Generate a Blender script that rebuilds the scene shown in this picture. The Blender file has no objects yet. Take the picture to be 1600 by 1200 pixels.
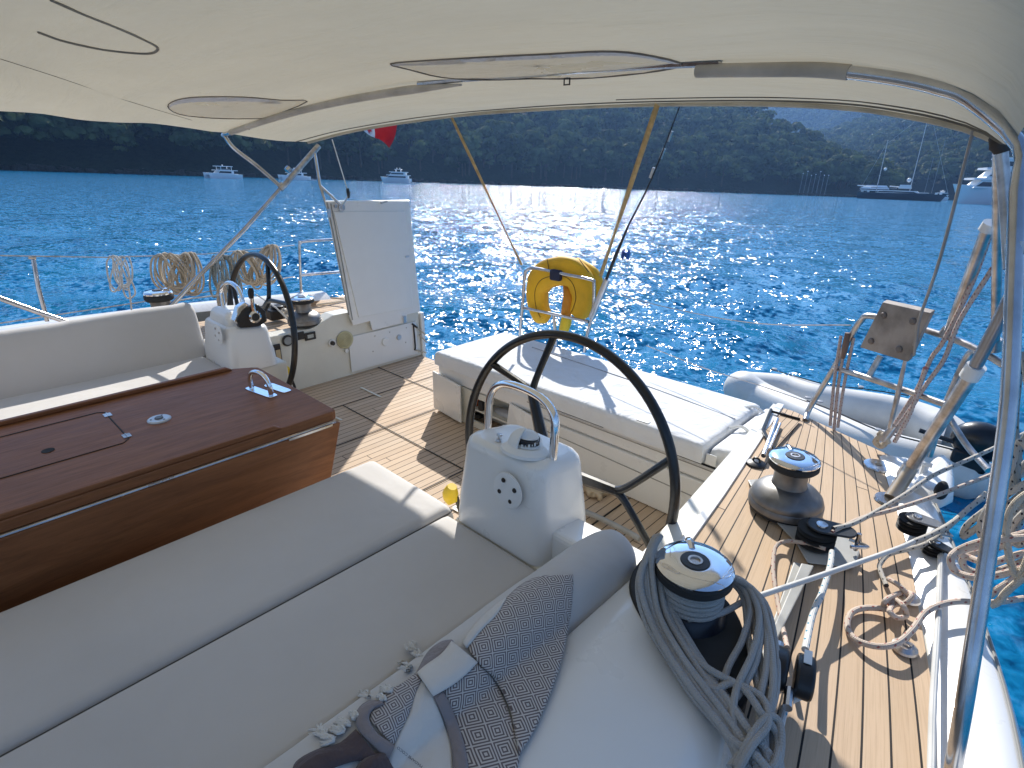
import bpy, bmesh, math, random
import numpy as np
from mathutils import Vector, Matrix, noise as mnoise

random.seed(7); RNG = np.random.default_rng(7)
scene = bpy.context.scene
COL = scene.collection

# ---------------------------------------------------------------- camera frame
# boat frame: x to port, y aft, z up, cockpit sole at z = 0
FPX = 897.0; CH = 1.70; CAMH = 2.50          # focal length in pixels of 1600, camera above sole, above sea
def nrm(v): return v / np.linalg.norm(v)
_A = nrm(np.array([920, -350, FPX])); _S = np.array([-1014, -365, FPX]); _S = nrm(_S - _A * (_S @ _A))
_Xv = -_S; _U = -np.cross(_A, _Xv)
if _U[1] > 0: _U = -_U
M3 = np.array([_Xv, _A, _U])                  # camera (right, down, forward) -> boat
CB = np.array([0, 0, CH])
_su = nrm(np.cross(np.array([-800, 253 - 600, FPX]), np.array([760, 310.7 - 600, FPX])))
if _su[1] > 0: _su = -_su
SUB = M3 @ _su                                # the sea's up in the boat frame
# boat -> world: the yacht sits a few degrees stern-up on a level sea
_wz = SUB; _wy = nrm(np.array([0, 1, 0]) - SUB * SUB[1]); _wx = np.cross(_wy, _wz)
R3 = np.array([_wx, _wy, _wz])
TB = Matrix([[*R3[0], 0], [*R3[1], 0], [*R3[2], 0], [0, 0, 0, 1]])
_off = np.array([0, 0, CAMH]) - R3 @ CB
TB = Matrix.Translation(Vector(_off)) @ TB

cam_d = bpy.data.cameras.new('Camera'); cam = bpy.data.objects.new('Camera', cam_d); COL.objects.link(cam)
Wm = R3 @ M3
cam.matrix_world = Matrix([[Wm[0][0], -Wm[0][1], -Wm[0][2], 0], [Wm[1][0], -Wm[1][1], -Wm[1][2], 0],
                           [Wm[2][0], -Wm[2][1], -Wm[2][2], CAMH], [0, 0, 0, 1]])
cam_d.sensor_width = 36; cam_d.lens = FPX / 1600 * 36; cam_d.clip_start = 0.02; cam_d.clip_end = 20000
scene.camera = cam

# ---------------------------------------------------------------- light
SUN_EL, SUN_AZ = 36.0, -40.5                  # azimuth measured from aft (+y) towards port (+x)
world = bpy.data.worlds.new('World'); scene.world = world; world.use_nodes = True
wn = world.node_tree.nodes; wl = world.node_tree.links
sky = wn.new('ShaderNodeTexSky'); sky.sky_type = 'NISHITA'; sky.sun_disc = False
sky.sun_elevation = math.radians(SUN_EL); sky.sun_rotation = math.radians(SUN_AZ)
sky.air_density = 1.0; sky.dust_density = 0.05; sky.ozone_density = 3.0
wl.new(sky.outputs[0], wn['Background'].inputs[0]); wn['Background'].inputs[1].default_value = 0.115
sd = bpy.data.lights.new('Sun', 'SUN'); sd.energy = 4.6; sd.angle = math.radians(0.55); sd.color = (1.0, 0.955, 0.88)
sun = bpy.data.objects.new('Sun', sd); COL.objects.link(sun)
_e, _a = math.radians(SUN_EL), math.radians(SUN_AZ)
SUNDIR = Vector((math.sin(_a) * math.cos(_e), math.cos(_a) * math.cos(_e), math.sin(_e)))
sun.rotation_euler = SUNDIR.to_track_quat('Z', 'Y').to_euler()
scene.view_settings.view_transform = 'Standard'; scene.view_settings.look = 'None'
scene.view_settings.exposure = 0.78; scene.view_settings.gamma = 1.0
scene.cycles.max_bounces = 8; scene.cycles.transparent_max_bounces = 12

# ---------------------------------------------------------------- helpers
def ray(px, py): return M3 @ np.array([px - 800, py - 600, FPX])
def PZ(px, py, z): d = ray(px, py); return Vector(CB + d * (z - CH) / d[2])
def PY(px, py, y): d = ray(px, py); return Vector(CB + d * y / d[1])
def PX(px, py, x): d = ray(px, py); return Vector(CB + d * x / d[0])
def seadir(px, py=None):
    d = R3 @ ray(px, 280 if py is None else py); return d
def SEA(px, dist):
    "world point on the sea at a bearing (pixel column at the horizon) and distance"
    y = 253 + px * 0.0370; d = seadir(px, y); a = math.atan2(d[0], d[1]); return Vector((math.sin(a) * dist, math.cos(a) * dist, 0))

BOAT = []                                      # top-level objects of the boat frame, moved by TB at the end
def tag(o, label=None, cat=None, group=None, kind=None):
    if label: o['label'] = label
    if cat: o['category'] = cat
    if group: o['group'] = group
    if kind: o['kind'] = kind
    return o
def thing(name, label, cat, loc=(0, 0, 0), group=None, boat=True):
    o = bpy.data.objects.new(name, None); COL.objects.link(o); o.location = loc; o.empty_display_size = .1
    o['_b'] = 1; o['_b0'] = [float(v) for v in loc]
    if boat: BOAT.append(o)
    return tag(o, label, cat, group)
def base(o):
    return Vector(o['_b0']) if '_b0' in o else Vector((0, 0, 0))

class MB:
    def __init__(s): s.v = []; s.f = []; s.uv = {}
    def add(s, vs, fs, uvs=None):
        n = len(s.v); s.v += [tuple(v) for v in vs]
        for i, f in enumerate(fs):
            s.f.append(tuple(n + k for k in f))
            if uvs is not None: s.uv[len(s.f) - 1] = [uvs[k] for k in f] if not isinstance(uvs[0], list) else uvs[i]
        return s
    def box(s, x0, x1, y0, y1, z0, z1, m=None):
        vs = [Vector((x, y, z)) for z in (z0, z1) for y in (y0, y1) for x in (x0, x1)]
        if m is not None: vs = [m @ v for v in vs]
        return s.add(vs, [(0, 2, 3, 1), (4, 5, 7, 6), (0, 1, 5, 4), (2, 6, 7, 3), (0, 4, 6, 2), (1, 3, 7, 5)])
    def hexa(s, lo, hi):
        "two quads (same winding) joined"
        n = len(lo)
        return s.add(list(lo) + list(hi), [tuple(range(n))[::-1], tuple(range(n, 2 * n))] + [(i, (i + 1) % n, n + (i + 1) % n, n + i) for i in range(n)])
    def prism(s, poly, z0, z1): return s.hexa([Vector((p[0], p[1], z0)) for p in poly], [Vector((p[0], p[1], z1)) for p in poly])
    def lathe(s, prof, c=(0, 0, 0), axis=(0, 0, 1), seg=32):
        ax = Vector(axis).normalized(); t = ax.orthogonal().normalized(); b = ax.cross(t); c = Vector(c)
        vs = []; fs = []
        for r, h in prof:
            for k in range(seg):
                a = 2 * math.pi * k / seg; vs.append(c + ax * h + (t * math.cos(a) + b * math.sin(a)) * r)
        for i in range(len(prof) - 1):
            for k in range(seg):
                k2 = (k + 1) % seg; fs.append((i * seg + k, i * seg + k2, (i + 1) * seg + k2, (i + 1) * seg + k))
        n = len(prof)
        fs.append(tuple(range(seg))[::-1]); fs.append(tuple((n - 1) * seg + k for k in range(seg)))
        return s.add(vs, fs)
    def tube(s, pts, r, seg=10, res=0, closed=False, cap=True):
        P = [Vector(p) for p in pts]
        if res: P = cat(P, res, closed)
        n = len(P); rad = r if isinstance(r, (list, tuple)) else [r] * n
        if len(rad) != n: rad = [np.interp(i / (n - 1) * (len(rad) - 1), range(len(rad)), rad) for i in range(n)]
        T = []
        for i in range(n):
            a = P[(i - 1) % n] if (closed or i) else P[0]; b = P[(i + 1) % n] if (closed or i < n - 1) else P[-1]
            t = (b - a); T.append(t.normalized() if t.length > 1e-9 else Vector((0, 0, 1)))
        nv = T[0].orthogonal().normalized(); vs = []; L = 0; ls = []
        for i in range(n):
            nv = (nv - T[i] * nv.dot(T[i])); nv = nv.normalized() if nv.length > 1e-6 else T[i].orthogonal().normalized()
            b = T[i].cross(nv)
            if i: L += (P[i] - P[i - 1]).length
            ls.append(L)
            for k in range(seg):
                a = 2 * math.pi * k / seg; vs.append(P[i] + (nv * math.cos(a) + b * math.sin(a)) * rad[i])
        fs = []; uvs = []
        for i in range(n - 1 + (1 if closed else 0)):
            j = (i + 1) % n; l0 = ls[i]; l1 = ls[j] if j else L + (P[0] - P[-1]).length
            for k in range(seg):
                k2 = (k + 1) % seg; fs.append((i * seg + k, i * seg + k2, j * seg + k2, j * seg + k))
                uvs.append([(l0, k / seg), (l0, (k + 1) / seg), (l1, (k + 1) / seg), (l1, k / seg)])
        if cap and not closed:
            fs.append(tuple(range(seg))[::-1]); uvs.append([(0, 0)] * seg)
            fs.append(tuple((n - 1) * seg + k for k in range(seg))); uvs.append([(L, 0)] * seg)
        return s.add(vs, fs, uvs)
    def grid(s, rows, uv=None, closed_u=False):
        nr = len(rows); nc = len(rows[0]); vs = [v for r in rows for v in r]; fs = []; uvs = []
        for i in range(nr - 1):
            for j in range(nc - 1 + (1 if closed_u else 0)):
                k = (j + 1) % nc; fs.append((i * nc + j, i * nc + k, (i + 1) * nc + k, (i + 1) * nc + j))
                if uv: uvs.append([uv(i, j), uv(i, k), uv(i + 1, k), uv(i + 1, j)])
                else: uvs.append([(i / (nr - 1), j / (nc - 1)), (i / (nr - 1), (j + 1) / (nc - 1)), ((i + 1) / (nr - 1), (j + 1) / (nc - 1)), ((i + 1) / (nr - 1), j / (nc - 1))])
        return s.add(vs, fs, uvs)
    def sphere(s, c, r, seg=16, rings=10, sc=(1, 1, 1), top=False):
        c = Vector(c); rows = []
        for i in range(rings + 1):
            ph = (math.pi / 2 if top else math.pi) * i / rings
            rows.append([c + Vector((r * sc[0] * math.sin(ph) * math.cos(2 * math.pi * k / seg), r * sc[1] * math.sin(ph) * math.sin(2 * math.pi * k / seg), r * sc[2] * math.cos(ph))) for k in range(seg)])
        return s.grid(rows[::-1], closed_u=True)
    def build(s, name, mat, parent=None, smooth=35, bevel=0, seg=2, org=None, solid=0, sub=0):
        me = bpy.data.meshes.new(name)
        o0 = base(parent) if parent is not None else Vector(org if org is not None else (0, 0, 0))
        me.from_pydata([(v[0] - o0[0], v[1] - o0[1], v[2] - o0[2]) for v in s.v], [], s.f); 
        if s.uv:
            ul = me.uv_layers.new(name='UVMap'); li = 0
            for i, f in enumerate(s.f):
                u = s.uv.get(i)
                for k in range(len(f)):
                    ul.data[li].uv = u[k] if u else (0, 0)
                    li += 1
        me.update()
        if smooth:
            for p in me.polygons: p.use_smooth = True
            me.set_sharp_from_angle(angle=math.radians(smooth))
        me.materials.append(mat)
        o = bpy.data.objects.new(name, me); COL.objects.link(o)
        o['_b0'] = [float(q) for q in o0]
        if parent is not None: o.parent = parent
        else: o.location = o0; o['_top'] = 1
        if solid: m = o.modifiers.new('Solid', 'SOLIDIFY'); m.thickness = solid; m.offset = 0
        if bevel:
            m = o.modifiers.new('Bevel', 'BEVEL'); m.width = bevel; m.segments = seg; m.limit_method = 'ANGLE'; m.angle_limit = math.radians(40); m.harden_normals = False
        if sub: m = o.modifiers.new('Sub', 'SUBSURF'); m.levels = sub; m.render_levels = sub
        return o
def each(name, mbs, mat, parent, **k):
    for q in mbs: q.build(name, mat, parent, **k)
def split_islands(mb):
    "one MB per connected piece"
    par = list(range(len(mb.v)))
    def find(a):
        while par[a] != a: par[a] = par[par[a]]; a = par[a]
        return a
    for f in mb.f:
        r = find(f[0])
        for q in f[1:]: par[find(q)] = r
    g = {}
    for i, f in enumerate(mb.f): g.setdefault(find(f[0]), []).append(i)
    out = []
    for fl in g.values():
        m = MB(); mp = {}
        for i in fl:
            f = mb.f[i]
            for q in f:
                if q not in mp: mp[q] = len(m.v); m.v.append(mb.v[q])
            m.f.append(tuple(mp[q] for q in f))
            if i in mb.uv: m.uv[len(m.f) - 1] = mb.uv[i]
        out.append(m)
    return out
def single(mb, name, mat, label, cat_, org, group=None, boat=True, **k):
    o = mb.build(name, mat, None, org=org, **k); tag(o, label, cat_, group)
    if boat: BOAT.append(o)
    return o
def cat(P, res=6, closed=False):
    P = [Vector(p) for p in P]; n = len(P); out = []
    m = n if closed else n - 1
    for i in range(m):
        p0 = P[(i - 1) % n] if closed or i else P[0] * 2 - P[1]; p1 = P[i]; p2 = P[(i + 1) % n]
        p3 = P[(i + 2) % n] if closed or i < n - 2 else P[-1] * 2 - P[-2]
        for k in range(res):
            t = k / res; out.append(0.5 * ((2 * p1) + (p2 - p0) * t + (2 * p0 - 5 * p1 + 4 * p2 - p3) * t * t + (3 * p1 - p0 - 3 * p2 + p3) * t ** 3))
    if not closed: out.append(P[-1])
    return out
def copy_tree(o, loc=None, label=None, rz=0, scale=None):
    c = o.copy(); COL.objects.link(c)
    for ch in list(o.children):
        d = ch.copy(); COL.objects.link(d); d.parent = c
        for g in ch.children:
            e = g.copy(); COL.objects.link(e); e.parent = d
    if loc is not None: c.location = loc
    if label: c['label'] = label
    c.rotation_euler[2] += rz
    if scale: c.scale = (scale,) * 3
    return c

# ---------------------------------------------------------------- materials
class NT:
    def __init__(s, name):
        s.m = bpy.data.materials.new(name); s.m.use_nodes = True; s.n = s.m.node_tree.nodes; s.l = s.m.node_tree.links
        s.b = s.n['Principled BSDF']; s.out = s.n['Material Output']
    def node(s, t, **k):
        x = s.n.new(t)
        for a, v in k.items():
            if a.startswith('i_'):
                key = a[2:]; key = int(key) if key.isdigit() else key.replace('_', ' ')
                if hasattr(v, 'is_linked') or isinstance(v, bpy.types.NodeSocket): s.l.new(v, x.inputs[key])
                else: x.inputs[key].default_value = v
            else: setattr(x, a, v)
        return x
    def link(s, a, b): s.l.new(a, b)
    def math(s, op, a, b=None, c=None, clamp=False):
        x = s.n.new('ShaderNodeMath'); x.operation = op; x.use_clamp = clamp
        for i, v in enumerate((a, b, c)):
            if v is None: continue
            if isinstance(v, (int, float)): x.inputs[i].default_value = v
            else: s.l.new(v, x.inputs[i])
        return x.outputs[0]
    def mix(s, fac, a, b):
        x = s.n.new('ShaderNodeMix'); x.data_type = 'RGBA'
        for sock, v in ((x.inputs[0], fac), (x.inputs[6], a), (x.inputs[7], b)):
            if isinstance(v, (int, float)): sock.default_value = v
            elif isinstance(v, (tuple, list)): sock.default_value = (*v[:3], 1)
            else: s.l.new(v, sock)
        return x.outputs[2]
    def ramp(s, fac, stops):
        x = s.n.new('ShaderNodeValToRGB'); s.l.new(fac, x.inputs[0]); e = x.color_ramp.elements
        while len(e) < len(stops): e.new(.5)
        for q, (p, c) in zip(e, stops): q.position = p; q.color = (*c, 1) if isinstance(c, tuple) else (c, c, c, 1)
        return x.outputs[0]
    def noise(s, scale, detail=4, rough=.55, vec=None, dist=0):
        x = s.node('ShaderNodeTexNoise', i_Scale=scale, i_Detail=detail, i_Roughness=rough, i_Distortion=dist)
        if vec is None: vec = s.obj()
        s.l.new(vec, x.inputs['Vector']); return x.outputs['Fac']
    def obj(s):
        if not hasattr(s, '_tc'): s._tc = s.n.new('ShaderNodeTexCoord')
        return s._tc.outputs['Object']
    def uv(s): s.obj(); return s._tc.outputs['UV']
    def scale(s, vec, sc):
        x = s.node('ShaderNodeMapping'); s.l.new(vec, x.inputs['Vector']); x.inputs['Scale'].default_value = sc; return x.outputs[0]
    def bump(s, h, strength=.3, dist=.01, n=None):
        x = s.node('ShaderNodeBump', i_Strength=strength, i_Distance=dist); s.l.new(h, x.inputs['Height'])
        if n is not None: s.l.new(n, x.inputs['Normal'])
        s.l.new(x.outputs[0], s.b.inputs['Normal']); return x.outputs[0]
    def set(s, **k):
        for a, v in k.items():
            sock = s.b.inputs[a.replace('_', ' ')]
            if isinstance(v, (tuple, list)): sock.default_value = (*v[:3], 1)
            elif isinstance(v, (int, float)): sock.default_value = v
            else: s.l.new(v, sock)
        return s
MATS = {}
def pmat(name, col, rough=.5, metal=0, var=.12, vs=6, bump=0, bs=60, coat=0, spec=.5, dirt=None, bd=.002):
    if name in MATS: return MATS[name]
    t = NT(name); f = t.noise(vs, 5)
    c2 = dirt or tuple(c * (1 - var * 2.2) for c in col); c1 = tuple(min(1, c * (1 + var * .5)) for c in col)
    t.set(Base_Color=t.ramp(f, [(.30, c2), (.62, c1)]), Metallic=metal, Coat_Weight=coat)
    t.b.inputs['Specular IOR Level'].default_value = spec
    g = t.noise(vs * 3, 4); rr = t.node('ShaderNodeMapRange', i_To_Min=max(0, rough - .07), i_To_Max=min(1, rough + .1)); t.link(g, rr.inputs[0]); t.link(rr.outputs[0], t.b.inputs['Roughness'])
    if bump: t.bump(t.noise(bs, 4), bump, bd)
    MATS[name] = t.m; return t.m

GEL = pmat('white_gelcoat', (.80, .79, .76), .28, var=.012, vs=3, coat=.3)
GELD = pmat('cream_gelcoat', (.70, .68, .60), .35, var=.04, vs=4)
GELG = pmat('grey_nonskid', (.50, .51, .52), .6, var=.04, bump=.3, bs=300)
STEEL = pmat('polished_steel', (.55, .55, .56), .22, 1, var=.14, vs=12)
STEEL2 = pmat('weathered_steel', (.55, .52, .50), .34, 1, var=.2, vs=25)
CHROME = pmat('chrome', (.85, .85, .86), .07, 1, var=.04)
BLACK = pmat('black_plastic', (.012, .012, .014), .38, var=.3, vs=30)
BLKG = pmat('black_carbon', (.006, .006, .007), .30, var=.2, vs=18, coat=.15)
GREYM = pmat('grey_anodised', (.22, .215, .21), .42, .75, var=.12, vs=18)
RUB = pmat('black_rubber', (.02, .02, .02), .7, var=.2)
ALU = pmat('aluminium', (.62, .63, .65), .35, .9, var=.08)
YEL = pmat('yellow_cover', (.84, .46, .012), .62, var=.10, vs=5, bump=.3, bs=9, bd=.01)
YELP = pmat('yellow_plastic', (.80, .55, .02), .4)
HYP = pmat('grey_inflatable_fabric', (.68, .66, .61), .5, var=.06, vs=4, bump=.1, bs=200)
WHITE = pmat('white_plastic', (.78, .78, .76), .4, var=.012)
PLYW = pmat('weathered_board', (.34, .29, .25), .6, .1, var=.22, vs=10, bump=.2, bs=80)
DARK = pmat('dark_void', (.015, .015, .016), .8)

def fabric(name, col, wr=.25, ws=5, weave=900, var=.05, rough=.85, stretch=(1, 1, 1)):
    t = NT(name); o = t.scale(t.obj(), stretch)
    f = t.noise(2.3, 5, vec=o)
    t.set(Base_Color=t.ramp(f, [(.3, tuple(c * (1 - var * 2) for c in col)), (.7, col)]), Roughness=rough)
    t.b.inputs['Specular IOR Level'].default_value = .25
    t.b.inputs['Sheen Weight'].default_value = .15
    w = t.noise(ws, 3, vec=o, dist=.6); b = t.bump(w, wr, .03)
    fine = t.noise(weave, 2); t.bump(fine, .15, .0006, b)
    return t.m
SEAT = fabric('seat_fabric', (.59, .565, .54), .22, 3.5)
SEATW = fabric('white_canvas', (.74, .75, .76), .7, 6)
PIPE = pmat('grey_piping', (.10, .095, .09), .7)
GROPE_C = (.42, .40, .375)

def wood(name, c1, c2, stretch=(10, 1, 10), rough=.32, coat=.25):
    t = NT(name); o = t.scale(t.obj(), stretch)
    f = t.noise(2.2, 8, .65, vec=o, dist=1.5); g = t.noise(.6, 3, vec=o); k = t.math('ADD', t.math('MULTIPLY', f, .65), t.math('MULTIPLY', g, .35))
    fine = t.noise(14, 6, .7, vec=t.scale(t.obj(), (stretch[0] * 1.6, stretch[1] * .8, stretch[2] * 1.6)))
    col = t.ramp(k, [(.32, c1), (.68, c2)])
    col = t.mix(t.math('MULTIPLY', t.math('SUBTRACT', fine, .5), 1.2, clamp=True), col, tuple(c * .35 for c in c1))
    t.set(Base_Color=col, Coat_Weight=coat, Coat_Roughness=.25); t.set(Roughness=t.ramp(fine, [(.3, rough - .06), (.7, rough + .14)]))
    t.b.inputs['Specular IOR Level'].default_value = .32
    t.bump(fine, .12, .001); return t.m
MAHOG = wood('varnished_mahogany', (.15, .056, .022), (.31, .125, .050), rough=.48, coat=.0)

def teak(name, grey=0.0, butt=2.3):
    "UV: u counts planks, v runs along them in metres"
    t = NT(name); sp = t.node('ShaderNodeSeparateXYZ'); t.link(t.uv(), sp.inputs[0]); u, v = sp.outputs[0], sp.outputs[1]
    fl = t.math('FLOOR', u); fr = t.math('FRACT', u)
    rnd = t.node('ShaderNodeTexWhiteNoise', noise_dimensions='1D'); t.link(fl, rnd.inputs['W']); rv = rnd.outputs['Value']
    # butt joints: each plank offset
    vv = t.math('DIVIDE', t.math('ADD', v, t.math('MULTIPLY', rv, butt * 7.3)), butt)
    vf = t.math('FRACT', vv); vfl = t.math('FLOOR', vv)
    r2 = t.node('ShaderNodeTexWhiteNoise', noise_dimensions='2D'); cb = t.node('ShaderNodeCombineXYZ'); t.link(fl, cb.inputs[0]); t.link(vfl, cb.inputs[1]); t.link(cb.outputs[0], r2.inputs['Vector'])
    c1 = t.math('LESS_THAN', fr, .085); c2 = t.math('LESS_THAN', vf, .004 / butt); caulk = t.math('MAXIMUM', c1, c2)
    cc = t.node('ShaderNodeCombineXYZ'); t.link(t.math('MULTIPLY', u, 1.4), cc.inputs[0]); t.link(t.math('MULTIPLY', v, 1.1), cc.inputs[1]); t.link(t.math('MULTIPLY', r2.outputs[0], 20), cc.inputs[2])
    gr = t.noise(2.2, 8, .68, vec=cc.outputs[0], dist=.8)
    cf = t.node('ShaderNodeCombineXYZ'); t.link(t.math('MULTIPLY', u, 14), cf.inputs[0]); t.link(t.math('MULTIPLY', v, 5), cf.inputs[1]); fine = t.noise(1, 5, .7, vec=cf.outputs[0])
    blot = t.noise(1.7, 4)
    a = (.68, .51, .36); b = (.48, .34, .225); g = (.52, .44, .35)
    k = t.math('ADD', t.math('MULTIPLY', gr, .55), t.math('MULTIPLY', r2.outputs[0], .45))
    col = t.mix(t.math('SMOOTHSTEP' if False else 'MULTIPLY', k, 1.0), a, b)
    col = t.mix(t.math('MULTIPLY', t.math('SUBTRACT', blot, .38), 1.6 + grey, clamp=True), col, g if grey else (.50, .36, .22))
    col = t.mix(t.math('MULTIPLY', t.math('SUBTRACT', fine, .48), 1.3, clamp=True), col, (.20, .115, .06))
    col = t.mix(caulk, col, (.022, .018, .016))
    t.set(Base_Color=col, Roughness=.72); t.b.inputs['Specular IOR Level'].default_value = .3
    t.bump(t.math('SUBTRACT', t.math('MULTIPLY', fine, .25), caulk), .5, .0012)
    return t.m
TEAK = teak('teak_deck'); TEAKS = teak('teak_sole', .25, 2.6)

def rope(name, col, fleck=None, fl2=None, r=.006):
    t = NT(name); sp = t.node('ShaderNodeSeparateXYZ'); t.link(t.uv(), sp.inputs[0]); u, v = sp.outputs[0], sp.outputs[1]
    per = r * 5.0
    a = t.math('FRACT', t.math('ADD', t.math('DIVIDE', u, per), t.math('MULTIPLY', v, 2)))
    b = t.math('FRACT', t.math('SUBTRACT', t.math('DIVIDE', u, per), t.math('MULTIPLY', v, 2)))
    wa = t.math('SINE', t.math('MULTIPLY', t.math('ADD', t.math('DIVIDE', u, per * .28), t.math('MULTIPLY', v, 6)), 6.283))
    wb = t.math('SINE', t.math('MULTIPLY', t.math('SUBTRACT', t.math('DIVIDE', u, per * .28), t.math('MULTIPLY', v, 6)), 6.283))
    h = t.math('ADD', t.math('MULTIPLY', wa, wb), 0)
    n = t.noise(9, 3); c = t.mix(n, tuple(x * .72 for x in col), tuple(min(1, x * 1.15) for x in col))
    if fleck:
        m = t.math('MULTIPLY', t.math('LESS_THAN', a, .22), t.math('LESS_THAN', b, .30)); c = t.mix(m, c, fleck)
    if fl2:
        m = t.math('MULTIPLY', t.math('GREATER_THAN', a, .55), t.math('MULTIPLY', t.math('LESS_THAN', a, .75), t.math('GREATER_THAN', b, .72))); c = t.mix(m, c, fl2)
    t.set(Base_Color=c, Roughness=.88); t.b.inputs['Specular IOR Level'].default_value = .2; t.bump(h, .5, r * .18)
    return t.m
R_GREY = rope('grey_sheet_rope', GROPE_C, r=.009)
R_PINK = rope('rose_fleck_rope', (.60, .50, .42), (.36, .13, .11), r=.007)
R_RED = rope('rose_marled_rope', (.56, .47, .43), (.36, .14, .13), (.20, .14, .14), r=.007)
R_BLK = rope('cream_black_fleck_rope', (.52, .49, .44), (.04, .04, .05), r=.007)
R_BLUE = rope('white_blue_fleck_rope', (.66, .66, .64), (.05, .28, .42), r=.007)
R_TAN = rope('tan_mooring_rope', (.60, .52, .41), (.42, .34, .25), r=.008)
R_WHT = rope('white_rope', (.66, .66, .64), r=.006)
R_GRN = rope('dark_fleck_rope', (.36, .39, .38), (.04, .06, .06), r=.008)
STRAP = pmat('ochre_webbing', (.52, .36, .16), .8, var=.15, vs=30)
# ================================================================ SEA, HILLS, WOODS (world frame)
def az_of(px): p = SEA(px, 1000); return math.atan2(p.x, p.y)
PXS = np.arange(-900, 2600, 10.0); AZS = np.array([az_of(p) for p in PXS])
def px_of(az): return float(np.interp(az, AZS, PXS))
def elev(px, y): d = seadir(px, y); return math.atan2(d[2], math.hypot(d[0], d[1]))
# water: polar sheet, swell as real waves, ripples as bump
rngw = np.random.default_rng(3)
NA = 900; rad = [0.8]
while rad[-1] < 9000: rad.append(rad[-1] * 1.024 + .02)
rad = np.array(rad); NR = len(rad)
ang = np.linspace(0, 2 * math.pi, NA, endpoint=False)
R_, A_g = np.meshgrid(rad, ang, indexing='ij'); Xw = R_ * np.sin(A_g); Yw = R_ * np.cos(A_g); Zw = np.zeros_like(Xw)
wind = math.radians(-48)
for k in range(46):
    lam = 0.55 * (1.13 ** rngw.uniform(0, 22)); th = wind + rngw.normal(0, .75); amp = .0075 * lam ** .85 * rngw.uniform(.6, 1.3); kk = 2 * math.pi / lam
    ph = kk * (Xw * math.sin(th) + Yw * math.cos(th)) + rngw.uniform(0, 6.28)
    cell = np.maximum(R_ * .024, R_ * 2 * math.pi / NA); att = np.clip((lam / cell - 3) / 4, 0, 1)
    Zw += amp * att * (np.sin(ph) + .25 * np.sin(2 * ph + .5))
verts = np.stack([Xw, Yw, Zw], -1).reshape(-1, 3)
idx = np.arange(NR * NA).reshape(NR, NA); a_ = idx[:-1]; b_ = idx[1:]
quads = np.stack([a_, b_, np.roll(b_, -1, 1), np.roll(a_, -1, 1)], -1).reshape(-1, 4)[:, ::-1]
def np_mesh(name, verts, faces, mat, smooth=True):
    me = bpy.data.meshes.new(name); nf = len(faces); w = faces.shape[1]
    me.vertices.add(len(verts)); me.vertices.foreach_set('co', verts.astype(np.float32).ravel())
    me.loops.add(nf * w); me.loops.foreach_set('vertex_index', faces.astype(np.int32).ravel())
    me.polygons.add(nf); me.polygons.foreach_set('loop_start', np.arange(0, nf * w, w, dtype=np.int32))
    me.update(calc_edges=True); me.validate()
    if smooth: me.polygons.foreach_set('use_smooth', np.ones(len(me.polygons), bool))
    me.materials.append(mat); o = bpy.data.objects.new(name, me); COL.objects.link(o); return o
t = NT('sea_water'); o = t.obj()
t.set(Base_Color=(.002, .150, .305), Roughness=.10); t.b.inputs['IOR'].default_value = 1.333
def slopes(sc, det, amp, dist=.3, stretch=(1, 1, 1)):
    x = t.node('ShaderNodeTexNoise', i_Scale=sc, i_Detail=det, i_Roughness=.55, i_Distortion=dist); t.link(t.scale(o, stretch), x.inputs['Vector'])
    s = t.node('ShaderNodeVectorMath', operation='SUBTRACT'); t.link(x.outputs['Color'], s.inputs[0]); s.inputs[1].default_value = (.5, .5, .5)
    k = t.node('ShaderNodeVectorMath', operation='MULTIPLY'); t.link(s.outputs[0], k.inputs[0]); k.inputs[1].default_value = (amp, amp, 0); return k.outputs[0]
def vadd(a, b):
    k = t.node('ShaderNodeVectorMath', operation='ADD'); t.link(a, k.inputs[0]); t.link(b, k.inputs[1]); return k.outputs[0]
gm = t.node('ShaderNodeNewGeometry'); nv = vadd(gm.outputs['Normal'], vadd(slopes(.9, 2, .75), vadd(slopes(2.6, 3, 1.5), slopes(8.5, 3, 2.2))))
nn_ = t.node('ShaderNodeVectorMath', operation='NORMALIZE'); t.link(nv, nn_.inputs[0]); t.link(nn_.outputs[0], t.b.inputs['Normal'])
SEA_M = t.m
water = np_mesh('water', verts, quads, SEA_M); tag(water, kind='structure')

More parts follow.
